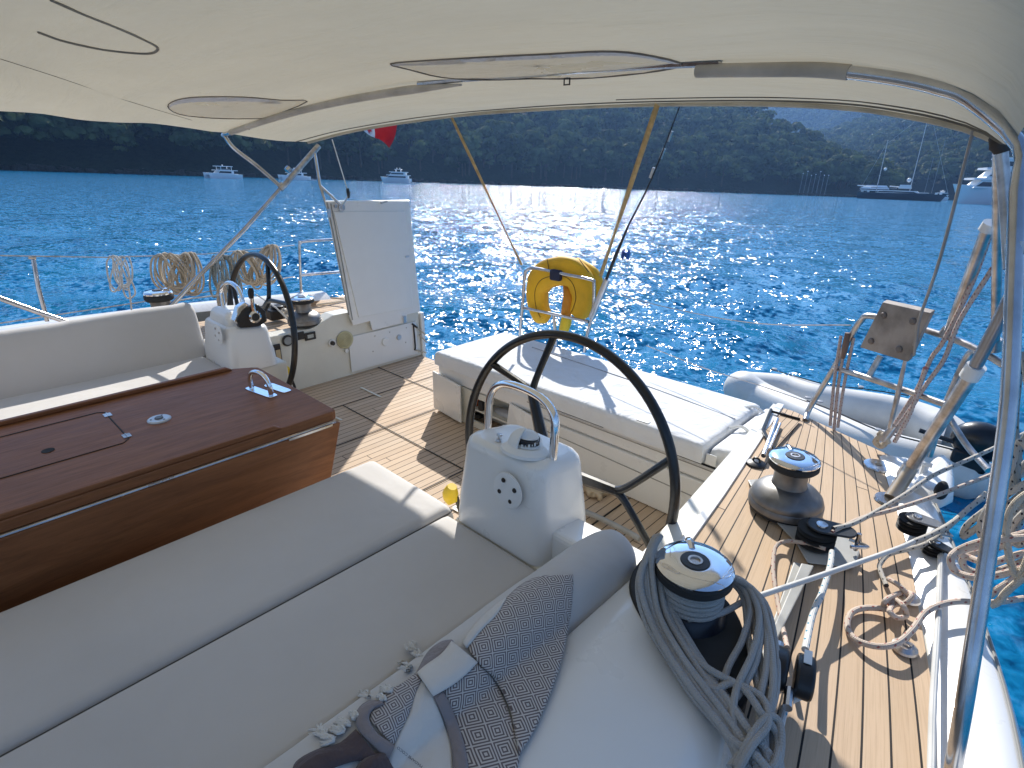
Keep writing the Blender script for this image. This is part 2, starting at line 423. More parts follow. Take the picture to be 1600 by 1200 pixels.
# ---- terrain
def gmat(name, c1, c2, sc=.05):
    t = NT(name); f = t.noise(sc, 8, .65); g = t.noise(sc * 9, 6, .7); k = t.math('ADD', t.math('MULTIPLY', f, .5), t.math('MULTIPLY', g, .5))
    t.set(Base_Color=t.ramp(k, [(.36, c1), (.62, c2)]), Roughness=.95); t.b.inputs['Specular IOR Level'].default_value = .1; t.bump(g, 1, 2.0); return t.m
HILLM = gmat('scrub_hillside', (.012, .020, .012), (.035, .042, .026)); ROCKM = gmat('shore_rock', (.05, .045, .04), (.13, .12, .10), .2)
def terrain(name, az0, az1, shore, back, ridge, mat, na=220, nr=36, tree=8, seed=1, rough=.10):
    "shore(az), back(az): distances; ridge(az): elevation angle of the crest"
    fn = {}
    def hgt(az, d):
        s, b = shore(az), back(az); 
        if d < s: return -2 * (s - d) / 10
        t_ = (d - s) / (b - s); H = max(0, math.tan(ridge(az)) * b - tree + CAMH) 
        x, y = math.sin(az) * d, math.cos(az) * d
        nz = mnoise.fractal(V3((x * .012 + seed, y * .012, seed)), 1.0, 2.0, 4)
        prof = 1.6 + (min(t_, 1) ** .8) * H
        if t_ > 1: prof = 1.6 + H * (1 - (t_ - 1) * .3)
        return max(-3, prof * (1 + rough * nz * min(1, t_ * 3)) if t_ > 0 else 0)
    vs = []; azs = np.linspace(az0, az1, na)
    for az in azs:
        s, b = shore(az), back(az)
        for k in range(nr):
            d = s - 3 + (b * 1.35 - s) * (k / (nr - 1)) ** 1.25; vs.append((math.sin(az) * d, math.cos(az) * d, hgt(az, d)))
    ii = np.arange(na * nr).reshape(na, nr); q = np.stack([ii[:-1, :-1], ii[:-1, 1:], ii[1:, 1:], ii[1:, :-1]], -1).reshape(-1, 4)[:, ::-1]
    ob = np_mesh(name, np.array(vs), q, mat); tag(ob, kind='structure'); return hgt
V3 = Vector
def tab(pairs):
    xs = [az_of(p[0]) for p in pairs]; ys = [p[1] for p in pairs]; return lambda az: float(np.interp(az, xs, ys))
ridA = tab([(px, elev(px, y)) for px, y in ((-400, 90), (0, 90), (300, 100), (700, 125), (900, 140), (1000, 150), (1060, 166), (1110, 176), (1160, 184), (1200, 200), (1240, 222), (1275, 244), (1300, 252), (1325, 262), (1345, 272), (1380, 285), (1400, 298), (1410, 306))])
shA = tab([(-400, 230), (0, 260), (310, 270), (600, 330), (745, 360), (1040, 430), (1250, 480), (1345, 500), (1410, 505)])
bkA = tab([(-400, 420), (600, 520), (1040, 640), (1200, 620), (1345, 560), (1410, 540)])
hA = terrain('headland', az_of(-500), az_of(1410), shA, bkA, ridA, HILLM, na=300, nr=40, tree=8, seed=1)
ridB = tab([(px, elev(px, y)) for px, y in ((1000, 280), (1100, 262), (1180, 246), (1230, 226), (1290, 207), (1340, 200), (1400, 188), (1460, 176), (1530, 165), (1700, 160), (2000, 190))])
shB = tab([(1000, 760), (1300, 720), (1450, 640), (1600, 600), (2000, 560)]); bkB = tab([(1000, 1300), (1400, 1250), (2000, 1100)])
hB = terrain('wooded_hill', az_of(1050), az_of(2300), shB, bkB, ridB, HILLM, na=200, nr=40, tree=9, seed=5)
ridC = tab([(px, elev(px, y)) for px, y in ((700, 130), (1000, 120), (1150, 130), (1200, 142), (1300, 136), (1400, 120), (1600, 100), (2200, 80))])
hC = terrain('mountain', az_of(800), az_of(2400), tab([(0, 1300), (2400, 1300)]), tab([(0, 2000), (2400, 2000)]), ridC, HILLM, na=200, nr=60, tree=0, seed=9, rough=.22)
# shore rocks strip
def shore_rocks():
    vs = []; fs = []; rr = random.Random(5)
    for k in range(700):
        px = rr.uniform(-300, 1362); az = az_of(px) if False else float(np.interp(px, PXS, AZS)); d = shA(az) + rr.uniform(-4, 3); c = V3((math.sin(az) * d, math.cos(az) * d, rr.uniform(-.3, .8))); s = rr.uniform(.8, 2.6); n0 = len(vs)
        pts = [V3((rr.gauss(0, 1), rr.gauss(0, 1), rr.gauss(0, .6))).normalized() for _ in range(8)]
        base8 = [V3((x, y, z)) for x in (-1, 1) for y in (-1, 1) for z in (-.7, .7)]
        vs += [c + (b + p * .5) * s * .6 for b, p in zip(base8, pts)]
        fs += [tuple(n0 + i for i in f) for f in ((0, 1, 3, 2), (4, 6, 7, 5), (0, 4, 5, 1), (2, 3, 7, 6), (0, 2, 6, 4), (1, 5, 7, 3))]
    ob = np_mesh('shore_rocks', np.array([tuple(v) for v in vs]), np.array(fs), ROCKM, smooth=False); tag(ob, kind='stuff'); ob['label'] = 'pale and dark rocks along the waterline of the headland'; ob['category'] = 'rocks'
shore_rocks()

# ---- trees
def leafm(name, c1, c2):
    t = NT(name); oi = t.node('ShaderNodeObjectInfo'); geo = t.node('ShaderNodeNewGeometry'); f = t.noise(.075, 2, vec=geo.outputs['Position'])
    t.set(Base_Color=t.ramp(f, [(.38, c1), (.62, c2)]), Roughness=.85); t.b.inputs['Specular IOR Level'].default_value = .15
    tr = t.node('ShaderNodeBsdfTranslucent'); tr.inputs[0].default_value = (.08, .11, .03, 1); mx = t.node('ShaderNodeMixShader'); mx.inputs[0].default_value = .25
    t.link(t.b.outputs[0], mx.inputs[1]); t.link(tr.outputs[0], mx.inputs[2]); t.link(mx.outputs[0], t.out.inputs[0]); return t.m
LEAF = leafm('pine_foliage', (.014, .026, .014), (.135, .160, .065)); BARK = pmat('bark', (.09, .065, .045), .9, var=.2)
def crown_arr(seed, H=10, n=190, umbrella=True):
    r = np.random.default_rng(seed); V_, F_ = [], []
    ncl = r.integers(5, 9); cl = []
    for k in range(ncl):
        a = r.uniform(0, 6.28); q = r.uniform(0, 1); zz = H * (.45 + .5 * q); rr_ = H * (.40 * (1 - q * .6)) * r.uniform(.4, 1.0)
        cl.append((rr_ * math.cos(a), rr_ * math.sin(a), zz, H * r.uniform(.12, .21)))
    for k in range(n):
        cx, cy, cz, cr = cl[k % ncl]; d = r.normal(0, 1, 3); d /= np.linalg.norm(d); d[2] = abs(d[2]) * .8 - .25 if umbrella else d[2] * .8
        p = np.array([cx, cy, cz]) + d * cr * r.uniform(.75, 1.08) * np.array([1.15, 1.15, .75])
        s = H * r.uniform(.042, .080); nv = d + r.normal(0, .26, 3) + np.array([0, 0, .35]); nv /= np.linalg.norm(nv); t1 = np.cross(nv, r.normal(0, 1, 3)); t1 /= np.linalg.norm(t1); t2 = np.cross(nv, t1)
        V_.append([p - t1 * s - t2 * s * .7, p + t1 * s - t2 * s, p + t1 * s * .8 + t2 * s, p - t1 * s + t2 * s * .9])
    V_ = np.array(V_).reshape(-1, 3); F_ = np.arange(len(V_)).reshape(-1, 4); return V_, F_
CROWNS = [crown_arr(s, 10) for s in range(7)]
def trunk_mesh(): 
    m = MB(); m.tube([(0, 0, -1), (.1, .05, 3), (.0, .2, 6), (.1, .1, 8)], [.28, .22, .15, .06], 7)
    for a, z in ((0, 4.5), (2, 5.2), (4, 6)): m.tube([(0, .1, z), (1.2 * math.cos(a), 1.2 * math.sin(a), z + 1.2)], [.09, .04], 5)
    return m
PROT = []
for k, (v, f) in enumerate(CROWNS):
    e = thing('pine_tree', 'dark green pine on the near wooded shore', 'tree', (0, 0, 0), boat=False)
    c = np_mesh('crown', v, f, LEAF, smooth=False); c.parent = e; trk = trunk_mesh().build('trunk', BARK, e); PROT.append(e)
def scatter(az0, az1, shore, back, hgt, n, tmax, hmin, hmax, seed, face=True):
    r = random.Random(seed); out = []
    while len(out) < n:
        az = r.uniform(az0, az1); t_ = r.random() ** 1.15 * tmax; s, b = shore(az), back(az)
        if r.random() > b / 1300: 
            if r.random() < .0: continue
        d = s + 2 + t_ * (b - s); out.append((az, d, hgt(az, d) - .5, r.uniform(hmin, hmax) / 10, r.uniform(0, 6.28), r.randrange(7)))
    return out
TA = scatter(az_of(-150), az_of(1400), shA, bkA, hA, 1900, 1.05, 10, 22, 1)
TBb = scatter(az_of(1080), az_of(1750), shB, bkB, hB, 2000, 1.02, 15, 29, 2)
TCc = scatter(az_of(1080), az_of(1750), tab([(0, 1300), (2400, 1300)]), tab([(0, 2000), (2400, 2000)]), hC, 2200, 1.02, 22, 36, 4)
TA.sort(key=lambda q: q[1] / q[3]); 
# visible near ones first: those with bearing inside the picture
ind = [q for q in TA if az_of(430) < q[0] < az_of(1350)][:293]; ids = set(id(q) for q in ind)
used = [False] * 7
for q in ind:
    az, d, z, s, rz, k = q
    loc = (math.sin(az) * d, math.cos(az) * d, z)
    if not used[k]: e = PROT[k]; used[k] = True; e.location = loc; e.rotation_euler[2] = rz; e.scale = (s,) * 3
    else: e = copy_tree(PROT[k]); e.location = loc; e.rotation_euler = (0, 0, rz); e.scale = (s,) * 3
    e['group'] = 'pines standing along the shore of the near headland'
def mass(name, L, label):
    Vs, Fs, n0 = [], [], 0
    for az, d, z, s, rz, k in L:
        v, f = CROWNS[k]; c_, s_ = math.cos(rz), math.sin(rz); w = v * s; w = np.stack([w[:, 0] * c_ - w[:, 1] * s_ + math.sin(az) * d, w[:, 0] * s_ + w[:, 1] * c_ + math.cos(az) * d, w[:, 2] + z], -1)
        Vs.append(w); Fs.append(f + n0); n0 += len(v)
    ob = np_mesh(name, np.concatenate(Vs), np.concatenate(Fs), LEAF, smooth=False); tag(ob, label, 'wood', kind='stuff')
mass('wood', [q for q in TA if id(q) not in ids], 'dense dark pine wood covering the near headland')
mass('wood', TCc, 'distant blue wooded mountainside showing between the two nearer hills')
mass('wood', TBb, 'hazy blue-green wood covering the hill behind the anchored yachts')

# ---------------------------------------------------------------- far boats (world frame)
BW = pmat('boat_white', (.88, .88, .88), .35, var=.02); BG = pmat('boat_glass', (.02, .025, .035), .1); NAVY = pmat('navy_hull', (.012, .018, .035), .3, coat=.3)
BGR = pmat('boat_grey', (.30, .31, .33), .5)
def bthing(name, label, cat_, px, dist, turn):
    loc = SEA(px, dist); az = math.atan2(loc.x, loc.y)
    e = thing(name, label, cat_, (0, 0, 0), boat=False); e.location = loc; e.rotation_euler[2] = -az + math.radians(turn); return e
# local frame: +x to the right in the picture, y away, z up
def hullmb(L, B, D, bow=-1, rake=.12, n=14, y0=0, sheer=.25):
    m = MB(); rows = []
    for i in range(n + 1):
        t_ = i / n; x = -L / 2 + L * t_; u = t_ if bow < 0 else 1 - t_   # u=0 at the bow
        w = B / 2 * min(1, (u * 2.6) ** .6) if u > 0 else .001; dz = D * (1 + sheer * (1 - u) ** 2); rk = rake * L * (1 - u) ** 3 * (1 if bow < 0 else -1)
        rows.append([V3((x + rk, y0 - w * .55, -.3)), V3((x + rk * .6, y0 - w * .85, dz * .35)), V3((x, y0 - w, dz)), V3((x, y0 - w * .92, dz + .02)), V3((x, y0 + w * .92, dz + .02)), V3((x, y0 + w, dz)), V3((x + rk * .6, y0 + w * .85, dz * .35)), V3((x + rk, y0 + w * .55, -.3))])
    m.grid(rows); m.add(rows[-1], [tuple(range(8))]); m.add(rows[0], [tuple(range(8))[::-1]]); return m
def house(x0, x1, w, z0, z1, rake0=0, rake1=0):
    m = MB(); lo = [V3(p) for p in ((x0, -w / 2, z0), (x1, -w / 2, z0), (x1, w / 2, z0), (x0, w / 2, z0))]; hi = [V3(p) for p in ((x0 + rake0, -w / 2 * .92, z1), (x1 - rake1, -w / 2 * .92, z1), (x1 - rake1, w / 2 * .92, z1), (x0 + rake0, w / 2 * .92, z1))]
    m.hexa(lo, hi); return m
def catamaran(px, dist, L, turn, label):
    e = bthing('motor_catamaran', label, 'catamaran', px, dist, turn); B = L * .5; D = L * .13
    for s in (-1, 1): hullmb(L, L * .13, D, -1, .03, y0=s * B * .40).build('hull', BW, e, smooth=40)
    house(-L * .42, L * .40, B * .85, D * .75, D * 1.12).build('deck', BW, e, smooth=0)
    f = house(-L * .22, L * .28, B * .7, D * 1.12, D * 1.75, L * .08, 0).build('cabin', BW, e, smooth=0)
    house(-L * .19, L * .20, B * .72, D * 1.24, D * 1.62, L * .05, 0).build('window_band', BG, f, smooth=0)
    house(-L * .24, L * .40, B * .76, D * 1.75, D * 1.92).build('flybridge_deck', BW, e, smooth=0)
    house(-L * .20, L * .26, B * .7, D * 2.65, D * 2.80).build('hardtop', BW, e, smooth=0)
    m = MB()
    for x in (-L * .10, L * .22):
        for y in (-B * .3, B * .3): m.box(x - .08, x + .08, y - .08, y + .08, D * 1.9, D * 2.66)
    each('post', split_islands(m), BW, e, smooth=0)
    MB().sphere((L * .02, 0, D * 2.95), L * .022, 10, 6).build('radar_dome', BW, e)
    house(-L * .1, L * .18, B * .5, D * 1.92, D * 2.2).build('seats', BGR, e, smooth=0)
    return e
catamaran(347, 215, 10.3, 24, 'white motor catamaran with hardtop, leftmost boat under the dark hillside')
catamaran(459, 240, 10.5, 18, 'white motor yacht partly behind the diagonal bimini tube, left of the open locker lid')
def tender(px, dist, L, label):
    e = bthing('tender', label, 'tender', px, dist, 4); hullmb(L, L * .35, L * .09, -1).build('hull', BW, e, smooth=40); house(L * .0, L * .2, L * .15, L * .09, L * .2).build('console', BGR, e, smooth=0)
tender(486, 236, 3.4, 'small pale tender tied behind the partly hidden white yacht')
def motoryacht(px, dist, L, turn, label, decks=2, bow=-1, name='motor_yacht', a0=-.26):
    e = bthing(name, label, 'motor yacht', px, dist, turn); B = L * .26; D = L * .15
    hullmb(L, B, D, bow, .10).build('hull', BW, e, smooth=40); s = bow
    def H(a, b, w, z0, z1, r0=0, r1=0):
        if s < 0: return house(a * L, b * L, w, z0, z1, r0 * L, r1 * L)
        return house(-b * L, -a * L, w, z0, z1, r1 * L, r0 * L)
    z = D * 1.02
    for k in range(decks):
        a, b = a0 + .09 * k, .42 - .07 * k; f = H(a, b, B * (.86 - .1 * k), z, z + D * .52, .07, .0).build('cabin', BW, e, smooth=0)
        H(a + .025, b - .06, B * (.88 - .1 * k), z + D * .12, z + D * .40, .05, 0).build('window_band', BG, f, smooth=0); z += D * .52
        H(a - .01, b + .05, B * (.92 - .1 * k), z, z + D * .13).build('deck', BW, e, smooth=0); z += D * .13
    H(-.02, .22, B * .6, z + D * .42, z + D * .52, .02, .02).build('hardtop', BW, e, smooth=0)
    m = MB()
    for x in (.02, .18): m.box(s * -x * L - .06, s * -x * L + .06, -B * .2, B * .2, z, z + D * .43)
    each('post', split_islands(m), BW, e, smooth=0)
    for x in (.05, .15): MB().sphere((-s * x * L, 0, z + D * .68), L * .018, 10, 6).build('radar_dome', BW, e)
    return e
motoryacht(618, 250, 12.5, -16, 'white motor yacht with two radar domes in front of the dark hill')
tender(641, 246, 4.0, 'low pale tender lying at the stern of the yacht with two radar domes')
e = motoryacht(1572, 330, 42, 24, 'big white superyacht with stacked decks at the far right behind the steel tubes', 3, name='superyacht', a0=-.36)
motoryacht(1469, 520, 15, 62, 'small white flybridge yacht moored end-on beyond the bow of the dark ketch', 2)
# dark sailing yacht
K = bthing('sailing_ketch', 'long dark blue two masted sailing yacht moored off the right shore', 'sailing yacht', 1408, 400, -6); L = 42
hullmb(L, 8, 3.4, 1, .06, 18).build('hull', NAVY, K, smooth=40)
house(-12, 9, 5, 3.4, 4.9, 1, 2).build('deckhouse', BW, K, smooth=0); house(-11.5, 7.5, 5.1, 3.8, 4.5, 1, 2).build('window_band', BG, K, smooth=0); house(-15, -3, 5, 5.9, 6.2).build('awning', BGR, K, smooth=0); house(2, 14, 4.5, 3.4, 4.2, 1, 2).build('deckhouse', BW, K, smooth=0); house(-20, -9, 7, 4.4, 4.8).build('awning', BW, K, smooth=0)
for x, h in ((-12.5, 31), (3.5, 47)):
    m = MB(); m.tube([(x, 0, 3), (x, 0, h)], [.22, .12], 8); mm = m.build('mast', ALU, K)
    m = MB(); 
    for z in (h * .4, h * .62, h * .82): m.box(x - .12, x + .12, -2.2, 2.2, z, z + .15); 
    each('spreader', split_islands(m), ALU, mm, smooth=0)
    m = MB(); m.tube([(x, 0, 6.5), (x - 10, 0, 7.0)], .28, 8); m.build('boom', BW, mm)
for x in (-10.5, 2.0): MB().sphere((x, 0, 10.5 if x > 0 else 16), 1.1 if x > 0 else .8, 10, 6).build('radar_dome', BW, K)
house(-2, 4, 3, 6.0, 8.0, .5, .5).build('pilot_house', BW, K, smooth=0)
m = MB(); m.tube([(3.5, 0, 46), (21, 0, 4)], .05, 5); m.tube([(-12.5, 0, 30), (-21, 0, 4)], .05, 5); m.tube([(3.5, 0, 46), (-12.5, 0, 29)], .05, 5); each('stay', split_islands(m), ALU, K)
m = MB()
for x, y in ((-19, -2), (-16, -2.5), (16, -2), (18, -1.5)): m.box(x - .6, x + .6, y - .5, y + .5, 3.5, 4.4)
each('deck_box', split_islands(m), BW, K, smooth=0)
for px, d, h in ((1443, 560, 30), (1454, 560, 42)):
    e = bthing('moored_sailboat', 'pale mast and hull of a sailboat moored behind the dark ketch, %s of the two' % ('left' if px < 1450 else 'right'), 'sailboat', px, d, 80); hullmb(14, 4, 1.6, 1).build('hull', BW, e, smooth=40); m = MB(); m.tube([(0, 0, 1), (0, 0, h)], .13, 6); m.build('mast', BGR, e)
e = bthing('shore_pavilion', 'low pale roofed pavilion on the shore left of the dark ketch', 'pavilion', 1364, 492, 0)
m = MB(); m.hexa([V3(p) for p in ((-9, -4, 6.0), (9, -4, 6.0), (9, 4, 6.0), (-9, 4, 6.0))], [V3(p) for p in ((-5, -1, 8.4), (7, -1, 8.4), (7, 1, 8.4), (-5, 1, 8.4))]); m.build('roof', BW, e, smooth=0); m = MB()
for x in (-8, -2.6, 2.6, 8): m.box(x - .2, x + .2, -3.6, -3.2, 0, 6); m.box(x - .2, x + .2, 3.2, 3.6, 0, 6)
each('post', split_islands(m), BARK, e, smooth=0)
for k in range(7):
    px = 1249 + k * 6.6; e = bthing('mooring_pole', ('leftmost', 'second', 'third', 'middle', 'third to last', 'second to last', 'rightmost')[k] + ' thin pole from the left in the row on the jetty', 'pole', px, 470, 0); e['group'] = 'row of poles on the jetty'
    m = MB(); m.tube([(0, 0, 0), (.3, 0, 14 + 1.5 * math.sin(k * 2))], [.22, .12], 7); m.build('shaft', BGR, e); MB().sphere((.3, 0, 14.4 + 1.5 * math.sin(k * 2)), .35, 8, 5).build('cap', BW, e)
e = bthing('jetty', 'low wooden jetty under the row of poles', 'jetty', 1272, 470, 0); m = MB(); m.box(-18, 30, -2, 2, 1.0, 1.35); m.build('deck', BARK, e, smooth=0); m = MB()
for x in range(-17, 30, 4): m.box(x - .2, x + .2, -1.8, -1.4, -1, 1)
each('pile', split_islands(m), BARK, e, smooth=0)
# ================================================================ THE YACHT (boat frame)
V = Vector
def lerp(a, b, t): return a + (b - a) * t
yacht = thing('sailing_yacht', 'white sailing yacht seen from its own cockpit, teak side decks and cockpit sole', 'yacht', (-2.46, 1.2, 0))
# hull outline (x,y) at deck level, port side then starboard
HULLP = [(.62, -3.2), (.42, -.8), (.33, .5), (.26, 1.0), (.19, 1.38), (.10, 1.70), (.0, 2.0), (-.10, 2.28), (-.19, 2.53)]
HULLP = [(p.x, p.y) for p in cat([(a, b, 0) for a, b in HULLP], 4)]
hx = np.array([p[0] for p in HULLP]); hy = np.array([p[1] for p in HULLP])
def hullx(y): return float(np.interp(y, hy, hx))
# ---- hull skin port: rail cap rounding down to the topsides
rows = []
for x, y in HULLP:
    rows.append([V((x - .20 - .03 * math.sin(y), y, .555)), V((x - .155, y, .562)), V((x - .135, y, .585)), V((x - .06, y, .60)), V((x - .03, y, .597)), V((x - .005, y, .58)), V((x + .012, y, .545)), V((x + .016, y, .50)), V((x + .005, y, .30)), V((x - .02, y, -.1)), V((x - .10, y, -.62)), V((x - .22, y, -.95))])
MB().grid(rows).build('topsides', GEL, yacht, smooth=50)
m = MB(); m.hexa([V(p) for p in ((-.86, 2.79, -.9), (-.30, 2.52, -.9), (-.27, 2.46, -.9), (-.83, 2.73, -.9))], [V(p) for p in ((-.86, 2.800, .560), (-.20, 2.545, .560), (-.17, 2.46, .560), (-.84, 2.75, .560))]); m.build('transom', GEL, yacht, smooth=0, bevel=.008)
# stripe groove along the rail
m = MB(); m.tube([V((x - .018, y, .5945)) for x, y in HULLP], .0035, 6); m.build('rail_seam', pmat('seam_grey', (.25, .25, .24), .6), yacht)
# ---- starboard topsides
rows = []
for x, y in HULLP:
    X = -4.92 - x - .10
    rows.append([V((X + .20, y, .50)), V((X + .12, y, .545)), V((X + .04, y, .55)), V((X, y, .52)), V((X - .01, y, .45)), V((X + .02, y, -.1)), V((X + .22, y, -.95))][::-1])
MB().grid(rows).build('topsides', GEL, yacht, smooth=50)
# ---- port side deck, teak: planks fan between the coaming edge and the rail
OY, OX = [-3, .6, 1.32, 1.80, 2.08, 2.21, 2.9], [.36, .17, .05, -.085, -.165, -.215, -.30]
def inx(y): return float(np.interp(y, [-3, .6, 1.3, 1.8, 2.67, 2.9], [-.40, -.42, -.60, -.665, -.795, -.83]))
def outx(y): return float(np.interp(y, OY, OX))
ys = np.linspace(-1.2, 2.75, 80)
def aft_edge(x): return float(np.interp(x, [-.86, -.70, -.53, -.33, -.28], [2.79, 2.73, 2.66, 2.58, 2.56]))
rows = []
NPL = 12.5
for i, y in enumerate(ys):
    row = []
    for j in range(31):
        t = j / 30; x = lerp(inx(y), outx(y), t); yy = min(y, aft_edge(x)); row.append(V((x, yy, .572)))
    rows.append(row)
def plank_u(i, j):
    y = ys[i]; w = (outx(y) - inx(y)); return (.4 + (j / 30) * w / .0585 * (1 - .35 * max(0, (y - 1.6)) / 1.2) + (y - 1.0) * -.6, y)
def duv(i, j):
    x, y = rows[i][j].x, rows[i][j].y; xi = -.595 - .142 * (y - 1.3); xo = .05 - .27 * (y - 1.32) - .05 * (y - 1.32) ** 2
    return (.3 + NPL * (x - xi) / (xo - xi), y)
MB().grid(rows, uv=duv).build('side_deck', TEAK, yacht)
m = MB(); m.hexa([V((x, y, -.9)) for x, y in [(-.68, 2.74), (-.60, 2.70), (-.28, 2.52), (-.25, 2.3), (.1, 1.3), (.3, -1.2), (-.62, -1.2)]], [V((x, y, .566)) for x, y in [(-.86, 2.79), (-.70, 2.735), (-.27, 2.56), (-.17, 2.30), (.12, 1.3), (.36, -1.2), (-.44, -1.2)]])
m.build('deck_moulding', GELD, yacht, smooth=0)
# white margin between teak and cockpit
rows = [[V((inx(y) - .034, y, .10)), V((inx(y) - .034, y, .55)), V((inx(y) - .030, y, .574)), V((inx(y) - .022, y, .580)), V((inx(y) + .004, y, .580)), V((inx(y) + .006, y, .568))] for y in np.linspace(.9, 2.78, 30)]
MB().grid(rows).build('coaming_lip', GEL, yacht)
m = MB(); m.hexa([V((inx(2.78) - .05, 2.78, .0)), V((inx(1.3) - .05, 1.3, .0)), V((inx(1.3) + .1, 1.3, .0)), V((inx(2.78) + .1, 2.70, .0))], [V((inx(2.78) - .05, 2.78, .55)), V((inx(1.3) - .05, 1.3, .55)), V((inx(1.3) + .1, 1.3, .55)), V((inx(2.78) + .1, 2.70, .55))]); m.build('coaming_wall', GELD, yacht, smooth=0)
# ---- cockpit sole
rows = [[V((x, y, 0)) for x in np.linspace(-4.06, -.72, 24)] for y in np.linspace(-1.2, 3.02, 24)]
xs_ = np.linspace(-4.06, -.72, 24); ys_ = np.linspace(-1.2, 3.02, 24)
MB().grid(rows, uv=lambda i, j: (xs_[j] / .052, ys_[i])).build('cockpit_sole', TEAKS, yacht)
MB().box(-4.1, -.6, -1.2, 3.03, -.10, -.006).build('sole_moulding', GELD, yacht, smooth=0)
m = MB()
SEAM = pmat('caulk_black', (.02, .018, .016), .7)
for a, b in (((-4.03, 2.05), (-2.98, 2.30)), ((-3.55, 2.55), (-3.05, 2.55)), ((-3.5, 1.45), (-3.5, 2.98))): pass
def strip(mb, a, b, w, z=.004, h=.003):
    a = V((a[0], a[1], z)); b = V((b[0], b[1], z)); n = (b - a).cross(V((0, 0, 1))).normalized() * w / 2
    mb.hexa([a - n, b - n, b + n, a + n], [q + V((0, 0, h)) for q in (a - n, b - n, b + n, a + n)])
for a, b in (((-4.03, 2.56), (-2.96, 2.56)), ((-3.52, -.5), (-3.52, 3.0)), ((-2.99, 1.2), (-2.99, 2.98)), ((-3.52, 1.92), (-2.2, 1.92)), ((-2.2, .5), (-2.2, 2.34)), ((-1.35, 1.95), (-.74, 1.95)), ((-1.35, 1.5), (-1.35, 2.33))): strip(m, a, b, .006)
each('hatch_seam', split_islands(m), SEAM, yacht, smooth=0)
m = MB()
for a, b in (((-3.9, 1.70), (-3.3, 1.78)), ((-3.72, 2.20), (-3.45, 2.20)), ((-1.12, 1.98), (-.80, 1.98)), ((-1.12, 1.80), (-1.12, 1.98)), ((-1.95, 1.62), (-1.95, 2.05)), ((-1.95, 1.62), (-1.5, 1.62))): strip(m, a, b, .016, .004, .004)
each('hatch_frame', split_islands(m), GELD, yacht, smooth=0)
# ---- starboard side wall and deck
m = MB()
wall = [(-1.2, .50), (1.0, .50), (1.45, .47), (2.0, .46), (2.2, .53), (2.36, .53), (2.42, .45), (2.62, .42), (2.66, .36), (2.88, .36), (2.90, .44), (3.02, .43), (3.03, 0)]
lo = [V((-4.02, y, z)) for y, z in [(-1.2, 0)] + wall]; hi = [V((-4.16, y, z)) for y, z in [(-1.2, 0)] + wall]
m.hexa(lo, hi); m.build('side_wall', GELD, yacht, smooth=0, bevel=.008)
m = MB(); m.grid([[V((x, y, .452 + .012 * (x + 5) * -1)) for x in np.linspace(-4.86, -4.165, 8)] for y in np.linspace(-1.2, 2.98, 12)], uv=lambda i, j: (j * .099 / .058, i * .38)); m.build('side_deck', TEAK, yacht)
m = MB(); m.box(-4.95, -4.03, -1.2, 3.0, -.9, .42); m.build('deck_moulding', GELD, yacht, smooth=0)
m = MB(); m.box(-4.93, -4.0, 3.03, 3.07, -.9, .40); m.box(-4.0, -3.0, 3.035, 3.06, -.9, -.02); each('transom', split_islands(m), GEL, yacht, smooth=0, bevel=.01)
# wall fittings, starboard
m = MB(); m.hexa([V((-4.012, a, b)) for a, b in ((2.30, .03), (2.98, .03), (2.98, .33), (2.30, .33))], [V((-4.006, a, b)) for a, b in ((2.30, .03), (2.98, .03), (2.98, .33), (2.30, .33))]); m.build('shower_panel', WHITE, yacht, smooth=0, bevel=.003)
def wallp(px, py, x=-4.012): return PX(px, py, x)
def disc(name, px, py, r, mat, par, x=-4.012, prof=None, inner=None):
    c = wallp(px, py, x); m = MB(); m.lathe(prof or [(0, 0), (r, 0), (r, .006), (r * .85, .012), (0, .012)], c, (1, 0, 0), 28)
    return m.build(name, mat, par)
f = disc('fuel_gauge', 449, 532, .043, BLACK, yacht); m = MB(); m.lathe([(0, .0121), (.030, .0121), (.030, .014), (0, .014)], wallp(449, 532), (1, 0, 0)); m.build('dial', pmat('dial_grey', (.25, .27, .28), .3), f)
for px in (466, 484):
    c = wallp(px, 525); m = MB(); m.box(c.x, c.x + .012, c.y - .045, c.y + .045, c.z - .03, c.z + .03); f = m.build('switch_panel', BLACK, yacht, bevel=.004)
    if px == 484: m = MB(); m.box(c.x + .012, c.x + .015, c.y - .024, c.y + .024, c.z - .012, c.z + .014); m.build('screen', pmat('lcd', (.45, .48, .46), .3), f)
    else: m = MB(); m.box(c.x + .012, c.x + .018, c.y - .012, c.y + .012, c.z - .018, c.z + .018); m.build('switch', RUB, f)
CREAM = pmat('aged_cream_plastic', (.60, .55, .32), .5)
f = disc('loudspeaker', 539, 531, .072, CREAM, yacht); m = MB()
c0 = wallp(539, 531, -3.999)
for k in range(5): m.tube([c0 + V((0, math.cos(a) * (.012 + .011 * k), math.sin(a) * (.012 + .011 * k))) for a in np.linspace(0, 2 * math.pi, 25)[:-1]], .0022, 5, closed=True)
m.build('grille', pmat('cream_grille', (.42, .39, .24), .6), f)
f = disc('power_socket', 519, 536, .03, WHITE, yacht); m = MB(); m.lathe([(0, 0), (.018, 0), (.016, .02), (0, .022)], wallp(519, 536, -4.0), (1, 0, 0)); m.build('knob', BLACK, f)
disc('drain_cap', 541, 548, .018, WHITE, yacht)
f = disc('round_cap', 602, 534, .036, WHITE, yacht, x=-4.004); f = disc('shower_knob', 623, 527, .024, ALU, yacht, x=-4.004)
m = MB()
for px, py in ((583, 549), (609, 519), (635, 512), (634, 535), (586, 525)): m.lathe([(0, 0), (.006, 0), (.004, .003), (0, .003)], wallp(px, py, -4.004), (1, 0, 0), 10)
